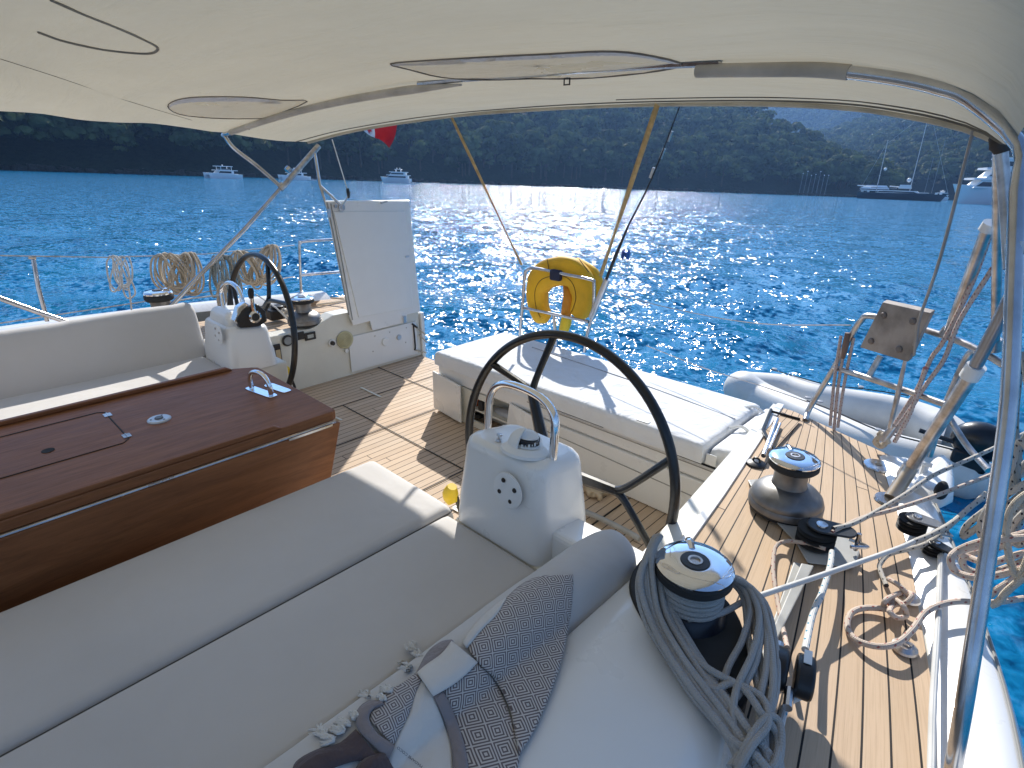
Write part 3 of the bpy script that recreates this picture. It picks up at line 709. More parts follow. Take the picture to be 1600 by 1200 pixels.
each('screw', split_islands(m), STEEL2, yacht)
m = MB(); c = wallp(432, 552); m.box(c.x, c.x + .02, c.y - .03, c.y + .03, c.z - .07, c.z + .07); f = m.build('throttle_bracket', BLACK, yacht, bevel=.006); m = MB(); m.box(c.x + .02, c.x + .026, c.y - .02, c.y + .02, c.z - .045, c.z + .03); m.build('tide_plate', pmat('tan_label', (.55, .42, .25), .6), f)
# lines and lever on the aft quarter of the wall
m = MB(); m.tube([wallp(646, 508, -4.0), wallp(649, 540, -3.995), wallp(648, 547, -4.0)], .007, 8, 4); m.tube([wallp(644, 506, -4.0), wallp(652, 512, -3.99)], .009, 8); m.build('lever', BLACK, yacht)
for k, (a, b) in enumerate((((648, 509), (665, 523)), ((655, 523), (667, 535)), ((650, 547), (666, 551)))):
    m = MB(); m.tube([wallp(*a, -4.0), wallp(*b, -4.0)], .006, 8); m.build('cord', R_TAN, yacht)

# ---- open locker door, starboard quarter
door = thing('locker_lid', 'tall white locker lid standing open on the starboard quarter', 'locker lid', PX(590, 500, -3.98))
D = lambda px, py, x=-3.98: PX(px, py, x)
out = [(508, 314), (640, 313), (650, 420), (657, 487), (636, 492), (636, 503), (582, 517), (578, 502), (552, 509), (545, 492)]
dv = V((-.045, .02, 0))
m = MB(); lo = [D(*p) for p in out]; m.hexa([p + dv for p in lo], lo); m.build('panel', GEL, door, smooth=0, bevel=.006)
ins = [(521, 331), (632, 330), (645, 480), (560, 496)]
lo = [D(*p, -3.978) for p in ins]; m = MB(); m.hexa([p + V((-.01, 0, 0)) for p in lo], [p + V((.006, 0, 0)) for p in lo]); m.build('inner_panel', WHITE, door, smooth=0, bevel=.003)
m = MB(); m.tube([D(517, 318, -3.974), D(533, 400, -3.974), D(551, 500, -3.974)], .0035, 6); m.tube([D(511, 316, -3.974), D(541, 470, -3.974), D(545, 492, -3.974)], .006, 6); m.build('seal', pmat('rubber_seal_grey', (.30, .30, .28), .6), door)
m = MB(); c = D(533, 324, -3.965); m.lathe([(0, 0), (.026, 0), (.026, .012), (.012, .014), (.008, .02), (0, .02)], c, (1, 0, 0), 20); c = D(524, 322, -3.965); m.lathe([(0, 0), (.013, 0), (.013, .01), (0, .01)], c, (1, 0, 0), 14); each('latch', split_islands(m), STEEL2, door)
m = MB(); a, b = D(595, 317, -3.965), D(605, 314, -3.955); m.tube([a, b], .009, 8); m.build('catch', STEEL2, door)
m = MB(); c = D(636, 401, -3.968); m.box(c.x - .004, c.x + .006, c.y - .018, c.y + .018, c.z - .006, c.z + .006); m.build('latch', ALU, door)
m = MB(); c = D(514, 333, -3.968); m.box(c.x - .004, c.x + .006, c.y - .012, c.y + .012, c.z - .03, c.z + .03); m.build('hinge', ALU, door)
m = MB(); c = D(632, 498, -3.965); m.box(c.x - .004, c.x + .008, c.y - .012, c.y + .012, c.z - .035, c.z + .02); m.build('hinge', ALU, door)
# gas strut + corner bracket above the lid
st = thing('canopy_stay', 'thin steel leg with a forked foot holding up the starboard aft canopy corner', 'stay', D(535, 322, -3.95))
F1 = PX(492, 240, -4.1); F2 = PX(500, 290, -4.05); F3 = PX(513, 330, -4.0)
m = MB(); m.tube([F1, F2, F3], .012, 10); m.build('leg', STEEL, st)
m = MB(); m.tube([F2, PX(532, 320, -3.94)], .011, 10); m.build('brace', STEEL, st)
m = MB(); m.tube([PX(548, 300, -3.92), PX(535, 321, -3.93)], .006, 8); m.build('link', STEEL, st)
wl_ = thing('wire_stay', 'thin line from canopy corner to a black snap hook above the locker lid', 'line', PX(545, 305, -3.92))
m = MB(); m.tube([PX(519, 218, -4.05), PX(543, 297, -3.92)], .004, 6); m.build('wire', WHITE, wl_)
m = MB(); m.tube([PX(543, 294, -3.92), PX(545, 310, -3.92)], [.010, .013, .012, .006], 10, 3); m.build('hook', BLACK, wl_)

# ---- near (port) bench, coaming and bolster shells
m = MB(); m.box(-2.0, -.60, -1.2, 1.16, .006, .36); m.box(-1.40, -.62, 1.165, 1.42, .006, .44); each('seat_base', split_islands(m), GELD, yacht, smooth=0, bevel=.012)
m = MB(); m.box(-4.03, -3.05, -1.2, 1.22, .006, .36); m.box(-4.015, -3.50, 1.225, 1.55, .006, .44); each('seat_base', split_islands(m), GELD, yacht, smooth=0, bevel=.012)
m = MB(); m.hexa([V(p) for p in ((-1.02, 1.40, .43), (-.645, 1.40, .43), (-.645, 1.22, .43), (-1.02, 1.22, .43))], [V(p) for p in ((-1.0, 1.385, .535), (-.66, 1.385, .535), (-.66, 1.23, .555), (-1.0, 1.23, .555))]); m.build('helm_step', GEL, yacht, smooth=0, bevel=.02, seg=3)
# coaming behind the bolster, moulded, with recess round the near winch
rows = []
for y in np.linspace(-1.2, 1.42, 40):
    e = max(0, (y - 1.18) / .24); o_ = float(np.interp(y, [-1.2, .5, .92, 1.05, 1.2, 1.42], [-.02, -.12, -.24, -.30, -.42, -.56]))
    a_ = -.66
    rows.append([V((a_, y, .40)), V((a_ + .01, y, .60 - .04 * e)), V((a_ + .05, y, .655 - .06 * e)), V((lerp(a_, o_, .4), y, .662 - .06 * e)), V((lerp(a_, o_, .8), y, .655 - .06 * e)), V((o_ - .02, y, .64 - .05 * e)), V((o_ + .005, y, .60)), V((o_ + .01, y, .565))])
MB().grid(rows).build('coaming', GEL, yacht, smooth=60)
m = MB(); pts = [(-.63, 1.20), (-.585, 1.22), (-.50, 1.24), (-.36, 1.18), (-.27, 1.05), (-.235, .93), (-.30, .90), (-.40, .93), (-.50, .99), (-.60, 1.08)]
P = [(p.x, p.y) for p in cat([(a, b, 0) for a, b in pts], 5, True)]
m.prism(P, .60, .668); m.build('winch_pad', RUB, yacht, smooth=40, bevel=.004)

# ---- the yacht forward of the cockpit: cabin bulkhead, coachroof and foredeck
m = MB(); m.hexa([V(p) for p in ((-4.0, -1.25, .0), (-.55, -1.25, .0), (-.55, -1.9, .0), (-4.0, -1.9, .0))], [V(p) for p in ((-3.9, -1.30, 1.0), (-.75, -1.30, 1.0), (-.75, -1.9, 1.0), (-3.9, -1.9, 1.0))]); m.build('bulkhead', GEL, yacht, smooth=0, bevel=.03)
m = MB(); m.hexa([V(p) for p in ((-4.1, -1.92, .45), (-.7, -1.92, .45), (-1.3, -7.5, .6), (-3.6, -7.5, .6))], [V(p) for p in ((-3.85, -1.92, 1.05), (-.95, -1.92, 1.05), (-1.5, -7.2, .85), (-3.4, -7.2, .85))]); m.build('coachroof', GEL, yacht, smooth=0, bevel=.05)
m = MB(); m.prism([(.36, -1.25), (.62, -3.2), (.2, -7), (-1.2, -10.5), (-2.46, -12), (-3.7, -10.5), (-5.1, -7), (-5.5, -3.2), (-5.2, -1.25)], -.9, .50); m.build('foredeck', GEL, yacht, smooth=0)
# ---- cushions
def cushion(name, x0, x1, y0, y1, z0, z1, label, cat_, mat=SEAT, bev=.03, piping=True, puff=.010, nx=16, ny=30, skew=0, lip=.5):
    t = thing(name, label, cat_, ((x0 + x1) / 2, (y0 + y1) / 2, z0)); m = MB(); nb = 5
    def ring(u, v):
        # superellipse-like pillow top
        x = lerp(x0, x1, u); y = lerp(y0, y1, v) + skew * (u - .5)
        return x, y
    rows = []
    ax = [0, .0, ] 
    us = np.concatenate([[0, .004, .014, .03], np.linspace(.06, .94, nx), [.97, .986, .996, 1]]); vs_ = np.concatenate([[0, .004, .012, .025], np.linspace(.05, .95, ny), [.975, .988, .996, 1]])
    wx, wy = x1 - x0, y1 - y0
    def edge(d): return 0 if d >= bev else -(bev - math.sqrt(max(0, bev * bev - (bev - d) ** 2)))
    for v in vs_:
        r = []
        for u in us:
            x, y = ring(u, v); d1 = min(u, 1 - u) * wx; d2 = min(v, 1 - v) * wy
            z = z1 + edge(d1) + edge(d2) + puff * (math.sin(math.pi * u) ** .5 * math.sin(math.pi * v) ** .5) + .0035 * mnoise.noise(V((x * 4, y * 3, z1))) * min(1, d1 / .06) * min(1, d2 / .06)
            r.append(V((x, y, max(z, z0 + .02))))
        rows.append(r)
    m.grid(rows)
    # skirt
    per = [rows[0][j] for j in range(len(us))] + [rows[i][-1] for i in range(1, len(vs_))] + [rows[-1][j] for j in range(len(us) - 2, -1, -1)] + [rows[i][0] for i in range(len(vs_) - 2, 0, -1)]
    low = [V((p.x, p.y, z0)) for p in per]; k = len(per); m.add(per + low, [(i, k + i, k + (i + 1) % k, (i + 1) % k) for i in range(k)]); m.add(low, [tuple(range(k))])
    m.build('cover', mat, t, smooth=60)
    if piping:
        q = [V((lerp(x0, x1, a), lerp(y0, y1, b) + skew * (a - .5), z1 - bev * .9)) for a, b in ((.012, 0), (.988, 0), (1, .01), (1, .99), (.988, 1), (.012, 1), (0, .99), (0, .01))]
        m = MB(); m.tube(q, .0035, 6, closed=True); m.build('piping', PIPE, t)
    return t
cushion('seat_cushion', -1.985, -1.445, -1.2, 1.20, .362, .455, 'long narrow beige cushion of the near bench next to the table', 'cushion', bev=.028)
cushion('seat_cushion', -1.43, -.965, -1.2, 1.158, .362, .452, 'wide beige seat cushion of the near bench under the backrest bolster', 'cushion', bev=.022)
cushion('seat_cushion', -4.0, -3.06, -1.2, 1.21, .362, .452, 'beige seat cushion of the far bench, crossed by a strip of sunlight', 'cushion', bev=.022)
# far backrest
def bolster(name, sec, y0, y1, label, mat, endr=.10, n=40):
    t = thing(name, label, 'cushion', (sum(p[0] for p in sec) / len(sec), (y0 + y1) / 2, sec[0][1])); m = MB()
    S = cat([(a, 0, b) for a, b in sec], 5); cx = sum(p.x for p in S) / len(S); zb = min(p.z for p in S)
    ys = list(np.linspace(y0, y1 - endr, n)) + [y1 - endr + endr * math.sin(a) for a in np.linspace(0, math.pi / 2, 9)[1:]]
    rows = []
    for y in ys:
        d = max(0, (y - (y1 - endr)) / endr); s = math.sqrt(max(0, 1 - d ** 2.6)) * .45 + .55 if d < 1 else .55
        w = .006 * mnoise.noise(V((1, y * 3.1, 2))) + .004 * mnoise.noise(V((4, y * 13, 2))) * (1 + 3 * max(0, (y - y1 + .35) / .35))
        rows.append([V((lerp(cx, p.x, lerp(1, s, .8)), y, zb + (p.z - zb) * (s * .35 + .65 if d > 0 else 1) + w * (p.z - zb) / .3 + .004 * mnoise.noise(V((p.x * 9, y * 9, p.z * 9))))) for p in S])
    m.grid(rows); r = rows[-1]; m.add(r, [tuple(range(len(r)))]); m.build('cover', mat, t, smooth=70); return t, S
SECN = [(-.965, .455), (-.90, .55), (-.825, .645), (-.775, .698), (-.73, .722), (-.68, .715), (-.645, .68), (-.625, .60)]
bolN, SN = bolster('backrest_cushion', SECN, -1.2, 1.22, 'rounded beige backrest bolster of the near bench, with the towel over it', SEAT)
SECF = [(-3.955, .452), (-4.00, .56), (-4.045, .70), (-4.075, .765), (-4.12, .785), (-4.18, .765), (-4.21, .70), (-4.22, .50)]
bolF, SF = bolster('backrest_cushion', SECF, -1.2, 1.24, 'tall beige backrest cushion of the far bench against the coaming', SEAT, endr=.05)

# ---- cockpit table
tbl = thing('cockpit_table', 'dark mahogany cockpit table with folded leaves between the benches', 'table', (-2.6, .4, 0))
ZT = .65
m = MB()
m.prism([(-3.01, -1.3), (-2.145, -1.3), (-2.145, .93), (-2.150, 1.12), (-2.165, 1.142), (-2.935, 1.142), (-2.96, 1.12), (-3.01, 1.04)], .605, ZT); m.build('tabletop', MAHOG, tbl, smooth=0, bevel=.006)
m = MB()
for a, b, c, d in ((-2.175, -2.145, -1.3, .86), (-3.01, -2.98, -1.3, 1.0)): m.hexa([V((a, c, ZT + .001)), V((b, c, ZT + .001)), V((b, d + .03, ZT + .001)), V((a, d + .03, ZT + .001))], [V((a, c, ZT + .020)), V((b, c, ZT + .020)), V((b, d, ZT + .020)), V((a, d, ZT + .020))])
each('fiddle_rail', split_islands(m), MAHOG, tbl, smooth=0, bevel=.005)
m = MB(); m.hexa([V((-2.135, -1.3, .26)), V((-2.12, -1.3, .26)), V((-2.16, 1.06, .26)), V((-2.175, 1.06, .26))], [V((-2.150, -1.3, .60)), V((-2.125, -1.3, .60)), V((-2.125, 1.14, .60)), V((-2.150, 1.14, .60))]); m.build('leaf', MAHOG, tbl, smooth=0, bevel=.004)
m = MB(); m.hexa([V((-3.0, -1.3, .26)), V((-2.985, -1.3, .26)), V((-2.96, 1.06, .26)), V((-2.975, 1.06, .26))], [V((-3.01, -1.3, .60)), V((-2.99, -1.3, .60)), V((-2.99, 1.03, .60)), V((-3.01, 1.03, .60))]); m.build('leaf', MAHOG, tbl, smooth=0, bevel=.004)
m = MB(); m.box(-2.85, -2.3, -1.0, .8, .01, .60); m.build('pedestal', GELD, tbl, smooth=0, bevel=.02)
m = MB(); m.tube([V((-2.137, -1.3, .603)), V((-2.137, 1.12, .603))], .007, 10); m.build('hinge_rod', STEEL, tbl)
m = MB(); m.box(-2.132, -2.122, .90, 1.10, .596, .606); m.build('hinge_plate', STEEL, tbl, smooth=0)
m = MB(); 
for k in range(4): m.box(-2.128, -2.120, .385 + k * .022, .40 + k * .022, .610, .616)
m.build('maker_badge', ALU, tbl, smooth=0)
# lid inset
m = MB(); q = [V((-2.955, -.5, ZT + .0015)), V((-2.79, .40, ZT + .0015))]
lid = [(-2.86, -.6), (-2.86, .40), (-2.84, .425), (-2.49, .425), (-2.46, .40), (-2.46, -.6)]
m.tube([V((a, b, ZT + .0005)) for a, b in lid], .0028, 6); m.build('lid_gap', SEAM, tbl)
m = MB()
for x in (-2.80, -2.52): m.tube([V((x - .022, .426, ZT + .001)), V((x + .022, .426, ZT + .001))], .0042, 8); m.box(x - .02, x + .02, .412, .44, ZT + .0005, ZT + .003)
each('hinge', split_islands(m), STEEL2, tbl)
m = MB(); m.lathe([(0, 0), (.021, 0), (.021, .0012), (0, .0012)], PZ(75, 704, ZT + .0008), (0, 0, 1), 24); m.build('finger_hole', DARK, tbl)
cc = PZ(249, 656, ZT)
m = MB(); m.lathe([(0, 0), (.045, 0), (.045, .004), (.040, .008), (.0, .008)], cc, (0, 0, 1), 36); f = m.build('flush_fitting', pmat('satin_blue_grey_plastic', (.55, .60, .66), .3, .3), tbl)
m = MB(); m.lathe([(0, .0082), (.017, .0082), (.015, .013), (0, .013)], cc, (0, 0, 1), 20)
for k in range(3): a = k * 2.09 + .4; m.lathe([(0, .008), (.004, .008), (.004, .0095), (0, .0095)], cc + V((.03 * math.cos(a), .03 * math.sin(a), 0)), (0, 0, 1), 8)
m.build('latch', pmat('grey_plastic_dark', (.10, .11, .13), .4), f)
# steel hoop handle and plates
def plate(mb, c, dx, dy, z, h=.004):
    "rounded plate, half axes vectors dx dy"
    pts = []
    for k in range(32):
        a = 2 * math.pi * k / 32; ca, sa = math.cos(a), math.sin(a); e = .35
        pts.append(c + dx * (abs(ca) ** e * (1 if ca > 0 else -1)) + dy * (abs(sa) ** e * (1 if sa > 0 else -1)))
    mb.hexa([V((p.x, p.y, z)) for p in pts], [V((p.x, p.y, z + h)) for p in pts])
a, b = PZ(392, 607, ZT), PZ(425, 619, ZT)
m = MB(); c = (a + b) / 2; d = (b - a); plate(m, c, d * .62, V((-d.y, d.x, 0)).normalized() * .024, ZT + .0005); plate(m, c + V((.0, .075, 0)) + d * .05, d * .50, V((-d.y, d.x, 0)).normalized() * .024, ZT + .0005); each('base_plate', split_islands(m), CHROME, tbl, smooth=30, bevel=.0015)
up = V((0, 0, 1)); m = MB(); L = d.length
hp = [a + d * .05, a + d * .05 + up * .055, a + d * .2 + up * .088, a + d * .5 + up * .10, a + d * .8 + up * .088, a + d * .95 + up * .05, a + d * .97]
m.tube(hp, .0115, 12, 6); m.build('handle', CHROME, tbl)

# ---- steering wheels
def wheel(cx, cy, cz, R, label, rot=0, tilt=-7):
    w = thing('steering_wheel', label, 'steering wheel', (cx, cy, cz))
    t = math.radians(tilt); n = V((0, math.cos(t), math.sin(t))); e1 = V((1, 0, 0)); e2 = V((0, -math.sin(t), math.cos(t))); c = V((cx, cy, cz))
    P = lambda r, a, h=0: c + e1 * (r * math.cos(a)) + e2 * (r * math.sin(a)) + n * h
    m = MB(); rows = []
    for k in range(96):
        a = 2 * math.pi * k / 96; rows.append([P(R + .0168 * math.cos(b), a, .020 * math.sin(b)) for b in np.linspace(0, 2 * math.pi, 15)[:-1]])
    rows.append(rows[0]); m.grid(rows, closed_u=True); m.build('rim', BLKG, w, smooth=60)
    # three pairs of forked spokes (Y shape)
    for k in range(3):
        a = rot + k * 2 * math.pi / 3; m = MB()
        m.tube([P(.04, a, -.05), P(R * .25, a, -.035), P(R * .59, a, -.015)], [.032, .025, .018], 10, 4)
        for s in (-1, 1): m.tube([P(R * .56, a, -.016), P(R * .66, a + s * .10, -.011), P(R * .985, a + s * .37, 0)], [.017, .0145, .0135, .015], 10, 5)
        m.build('spoke', BLKG, w)
    m = MB(); m.lathe([(0, -.10), (.05, -.10), (.055, -.05), (.04, -.03), (.02, -.01), (0, -.01)], c, n, 24); m.build('hub', BLACK, w)
    m = MB(); m.lathe([(0, -.30), (.022, -.30), (.022, -.09), (0, -.09)], c, n, 16); m.build('shaft', STEEL, w)
    return w
wheel(-1.225, 1.545, .588, .502, 'large black steering wheel behind the white pedestal with the compass', rot=math.radians(121))
wheel(-3.84, 1.545, .59, .495, 'far black steering wheel on the starboard side behind the throttle pedestal', rot=math.radians(51))

# ---- near helm pedestal
def pedestal(x0, x1, y0, y1, zt, label, mir=False):
    p = thing('helm_pedestal', label, 'helm pedestal', ((x0 + x1) / 2, (y0 + y1) / 2, .44)); m = MB()
    rows = []
    for z, ins in ((.44, 0), (.55, .008), (zt - .12, .024), (zt - .05, .031), (zt - .02, .038), (zt - .006, .050), (zt, .072)):
        ring = []
        a0, a1, b0, b1 = x0 + ins, x1 - ins, y0 + ins * .75, y1 - ins * .5
        r = .055; k = 6
        for (cx, cy, s) in ((a1 - r, b0 + r, -90), (a1 - r, b1 - r, 0), (a0 + r, b1 - r, 90), (a0 + r, b0 + r, 180)):
            for q in range(k + 1): an = math.radians(s + 90 * q / k); ring.append(V((cx + r * math.cos(an), cy + r * math.sin(an), z + (cy - y0) * -.20 * (z - .44) / (zt - .44))))
        rows.append(ring)
    m.grid(rows, closed_u=True); m.add(rows[-1], [tuple(range(len(rows[-1])))]); m.build('housing', GEL, p, smooth=60)
    return p
ped = pedestal(-1.410, -.972, 1.165, 1.45, .808, 'white moulded helm pedestal with compass and steel grab rail in front of the near wheel')
c = PY(794, 766, 1.164)
m = MB(); nrm_ = V((0, -1, .065)).normalized(); m.lathe([(0, 0), (.062, 0), (.062, .004), (.056, .006), (0, .006)], c, nrm_, 36); f = m.build('cover_plate', WHITE, ped)
m = MB(); 
for k in range(4): 
    a = math.radians(25 + 90 * k); m.lathe([(0, .006), (.0085, .006), (.0075, .009), (0, .009)], c + V((.037 * math.cos(a), 0, .037 * math.sin(a))), nrm_, 12)
each('bolt', split_islands(m), BLACK, f)
gr = [PY(762, 676, 1.38), PY(763, 650, 1.38), PY(765, 623, 1.38), PY(773, 606, 1.38), PY(788, 600, 1.375), PY(812, 605, 1.355), PY(840, 618, 1.335), PY(859, 636, 1.32), PY(867, 658, 1.31), PY(866, 690, 1.30), PY(863, 726, 1.29)]
m = MB(); m.tube(gr, .0145, 14, 6); f = m.build('grab_rail', CHROME, ped); m = MB()
for q in (gr[0], gr[-1]): m.lathe([(0, 0), (.024, 0), (.022, .006), (.017, .014), (0, .014)], q - V((0, 0, .02)), (0, 0, 1), 18)
each('rail_foot', split_islands(m), STEEL2, f)
# compass
cb = PY(820, 700, 1.26); cb.z = .782; cn = V((0, .20, 1)).normalized()
m = MB(); m.lathe([(0, 0), (.082, 0), (.080, .010), (.070, .018), (.062, .026), (0, .026)], cb, cn, 48); comp = m.build('compass', WHITE, ped)
t = NT('compass_glass'); t.set(Base_Color=(.95, .97, .98), Roughness=.02, Transmission_Weight=1.0); t.b.inputs['IOR'].default_value = 1.05; GLASS = t.m
dc = cb + cn * .024
def dome(R_, a0, a1, n_=18, p0=0, p1=90):
    rows = []
    for i in range(13):
        ph = math.radians(lerp(p0, p1, i / 12)); rows.append([dc + V((R_ * math.cos(math.radians(a)) * math.cos(ph), R_ * math.sin(math.radians(a)) * math.cos(ph), R_ * math.sin(ph) * .98)) for a in np.linspace(a0, a1, n_)])
    return rows
m = MB(); m.grid(dome(.0555, 0, 360, 40)); m.build('dome', GLASS, comp, smooth=60)
m = MB(); m.grid(dome(.0595, 150, 285)); m.build('hood', WHITE, comp, smooth=70, solid=.004)
m = MB(); m.lathe([(0, .024), (.045, .024), (.045, .030), (.043, .032), (0, .034)], cb, cn, 32); m.build('bowl', WHITE, comp)
m = MB(); m.lathe([(.030, .034), (.043, .034), (.043, .050), (.030, .053)], cb, cn, 36); m.build('card', pmat('compass_card', (.03, .03, .035), .4), comp)
m = MB(); m.lathe([(0, .0535), (.038, .0535), (.036, .056), (0, .057)], cb, cn, 32); m.build('card_top', WHITE, comp)
m = MB()
for k in range(24):
    a = 2 * math.pi * k / 24; d = V((math.cos(a), math.sin(a), 0)); q = cb + d * .0435 + V((0, 0, .043)); s_ = V((-d.y, d.x, 0)) * (.0016 if k % 2 else .0036); z_ = V((0, 0, .006 if k % 2 == 0 else .003)); lo_ = [q - s_ - z_, q + s_ - z_, q + s_ + z_, q - s_ + z_]
    m.hexa(lo_, [x_ + d * .001 for x_ in lo_])
m.build('markings', WHITE, comp)
m = MB(); q = PY(779, 688, 1.25); q.z = .784; m.lathe([(0, 0), (.011, 0), (.009, .008), (.004, .010), (.004, .020), (.011, .021), (.010, .027), (0, .028)], q, cn, 14); m.build('stud', STEEL2, ped)
# yellow handle bag at its foot
def yellow_handle(px, py, y, label):
    q = PY(px, py, y); t = thing('winch_handle', label, 'winch handle', q)
    m = MB(); m.tube([q + V((0, 0, -.05)), q + V((-.015, 0, -.02)), q + V((0, 0, .03))], [.020, .030, .034, .020], 12, 4); m.build('grip', YELP, t)
    m = MB(); m.tube([q + V((0, .02, -.03)), q + V((.01, .04, -.14))], .010, 8); m.build('arm', BLACK, t)
yellow_handle(707, 770, 1.30, 'bright yellow handle poking out behind the near cushion end beside the pedestal')
yellow_handle(448, 580, 1.72, 'small yellow handle hanging below the far steering wheel')
m = MB(); m.tube([PX(428, 545, -3.95), PX(432, 565, -3.93), PX(440, 578, -3.88), PX(450, 590, -3.84)], .010, 8, 4)
single(m, 'control_lever', BLACK, 'black bent lever on the wall beside the far pedestal', 'lever', PX(432, 565, -3.93))
# ---- far pedestal with throttle
p2 = pedestal(-3.97, -3.49, 1.20, 1.50, .74, 'far white moulded helm pedestal with the chrome and black throttle')
c = PY(341, 522, 1.196)
m = MB(); m.lathe([(0, 0), (.062, 0), (.062, .004), (.056, .006), (0, .006)], c, nrm_, 36); f = m.build('cover_plate', WHITE, p2); m = MB()
for k in range(4):
    a = math.radians(25 + 90 * k); m.lathe([(0, .006), (.008, .006), (.007, .009), (0, .009)], c + V((.037 * math.cos(a), 0, .037 * math.sin(a))), nrm_, 10)
each('bolt', split_islands(m), STEEL2, f)
m = MB(); m.hexa([V(p) for p in ((-3.93, 1.21, .52), (-3.50, 1.21, .52), (-3.50, 1.5, .52), (-3.93, 1.5, .52))], [V(p) for p in ((-3.86, 1.26, .80), (-3.60, 1.26, .80), (-3.60, 1.44, .78), (-3.86, 1.44, .78))]); m.build('top_moulding', GEL, p2, smooth=0, bevel=.04, seg=4)
thr = thing('throttle', 'engine throttle with black side plate and upright chrome lever on the far pedestal', 'throttle', PX(388, 495, -3.53))
q = [(365, 497), (378, 480), (398, 473), (410, 484), (413, 500), (400, 508), (370, 511)]
m = MB(); lo = [PX(*p, -3.56) for p in q]; m.hexa(lo, [p + V((.05, 0, 0)) for p in lo]); m.build('housing', BLACK, thr, bevel=.012, seg=3)
m = MB(); q = [(360, 500), (366, 478), (378, 470), (384, 474), (372, 485), (366, 505)]; lo = [PX(*p, -3.58) for p in q]; m.hexa(lo, [p + V((.055, 0, 0)) for p in lo]); m.build('trim', CHROME, thr, bevel=.006)
c = PX(396, 494, -3.51)
m = MB(); m.lathe([(0, 0), (.040, 0), (.038, .025), (.028, .032), (0, .032)], c, (1, 0, 0), 28); m.build('lever_hub', CHROME, thr); m = MB(); m.lathe([(0, .0322), (.024, .0322), (.022, .036), (0, .036)], c, (1, 0, 0), 24); m.build('hub_cap', BLACK, thr)
m = MB(); m.tube([c + V((.015, 0, .02)), PX(394, 470, -3.49), PX(393, 462, -3.49)], [.014, .011, .010], 10, 3); m.build('lever', CHROME, thr)
m = MB(); m.tube([PX(393, 466, -3.49), PX(392, 458, -3.49), PX(392, 450, -3.49)], [.014, .017, .018, .012], 12, 3); m.build('knob', BLACK, thr)
g2 = thing('grab_rail', 'curved chrome grab rail on the far pedestal beside the throttle', 'grab rail', PY(352, 480, 1.42))
m = MB(); m.tube([PY(350, 482, 1.40), PY(346, 455, 1.42), PY(352, 443, 1.42), PY(363, 443, 1.42), PY(374, 455, 1.42), PY(381, 478, 1.42)], .014, 12, 6); m.build('rail', CHROME, g2)
m = MB(); m.tube([PY(362, 480, 1.44), PY(359, 452, 1.46)], .014, 10); m.build('post', BLACK, g2)
# tray behind the backrest
m = MB(); m.box(-4.12, -4.0, 1.26, 1.5, .455, .52); m.build('tray_moulding', GEL, yacht, bevel=.01, smooth=0)
m = MB(); m.box(-4.10, -3.99, 1.28, 1.44, .522, .535)
single(m, 'phone', pmat('dark_glass', (.02, .03, .06), .15), 'dark flat phone lying between the far backrest and the pedestal', 'phone', (-4.05, 1.36, .52), bevel=.004)

# ---- lazarette bench
lz = thing('aft_bench', 'white aft bench locker across the stern with its small door open', 'bench locker', (-1.9, 2.6, 0))
m = MB(); x0, x1 = -2.96, -.86
m.box(x0, -.88, 2.50, 3.0, .005, .34); m.box(x0, -2.93, 2.35, 2.50, .005, .26); each('body', split_islands(m), GELD, lz, smooth=0)
m = MB(); m.box(x0 + .02, -.86, 2.352, 3.02, .262, .368); m.build('lid', GEL, lz, smooth=0, bevel=.012)
m = MB(); m.box(-2.93, -2.10, 2.345, 2.36, .005, .05); m.box(-2.93, -2.40, 2.345, 2.36, .22, .26); m.box(-2.93, -2.60, 2.345, 2.36, .05, .22); each('front_frame', split_islands(m), GELD, lz, smooth=0)
m = MB(); m.box(-2.60, -2.05, 2.36, 2.49, .12, .132); m.build('shelf', GELD, lz, smooth=0)
m = MB(); m.box(-2.10, -.90, 2.342, 2.49, .005, .258); m.build('front_panel', GEL, lz, smooth=0, bevel=.006)
m = MB(); m.tube([V((-2.1, 2.341, .335)), V((-.9, 2.341, .335))], .0025, 5); m.tube([V((-2.09, 2.3405, .20)), V((-.9, 2.3405, .165))], .003, 5); m.build('seam', pmat('seam_grey2', (.3, .29, .27), .7), lz)
m = MB(); m.box(-2.02, -1.55, 2.339, 2.345, .352, .360); m.box(-1.15, -.90, 2.339, 2.345, .352, .360); each('gap', split_islands(m), DARK, lz, smooth=0)
m = MB()
A_, B_, C_, D_ = V((-2.99, 2.335, .02)), V((-2.66, 2.30, .02)), V((-2.66, 2.30, .29)), V((-2.985, 2.335, .30))
nn = V((0, 1, 0)) * .012
m.hexa([A_, B_, C_, D_], [p + nn for p in (A_, B_, C_, D_)]); m.build('door', GEL, lz, smooth=0, bevel=.003)
m = MB(); A_, B_, C_, D_ = V((-2.28, 2.335, .02)), V((-1.98, 2.27, .01)), V((-1.97, 2.30, .27)), V((-2.24, 2.335, .285)); m.hexa([A_, B_, C_, D_], [p + nn for p in (A_, B_, C_, D_)]); m.build('door', GEL, lz, smooth=0, bevel=.003)
m = MB()
for px, py in ((702, 570), (878, 625), (1112, 716)):
    c = PY(px, py, 2.343); m.box(c.x - .025, c.x + .025, 2.334, 2.342, c.z - .035, c.z + .02)
each('latch', split_islands(m), WHITE, lz, bevel=.003)
m = MB(); c = PY(1003, 659, 2.31); m.box(c.x - .035, c.x + .035, 2.31, 2.34, c.z - .006, c.z + .002); m.build('pull_tab', WHITE, lz, bevel=.004)
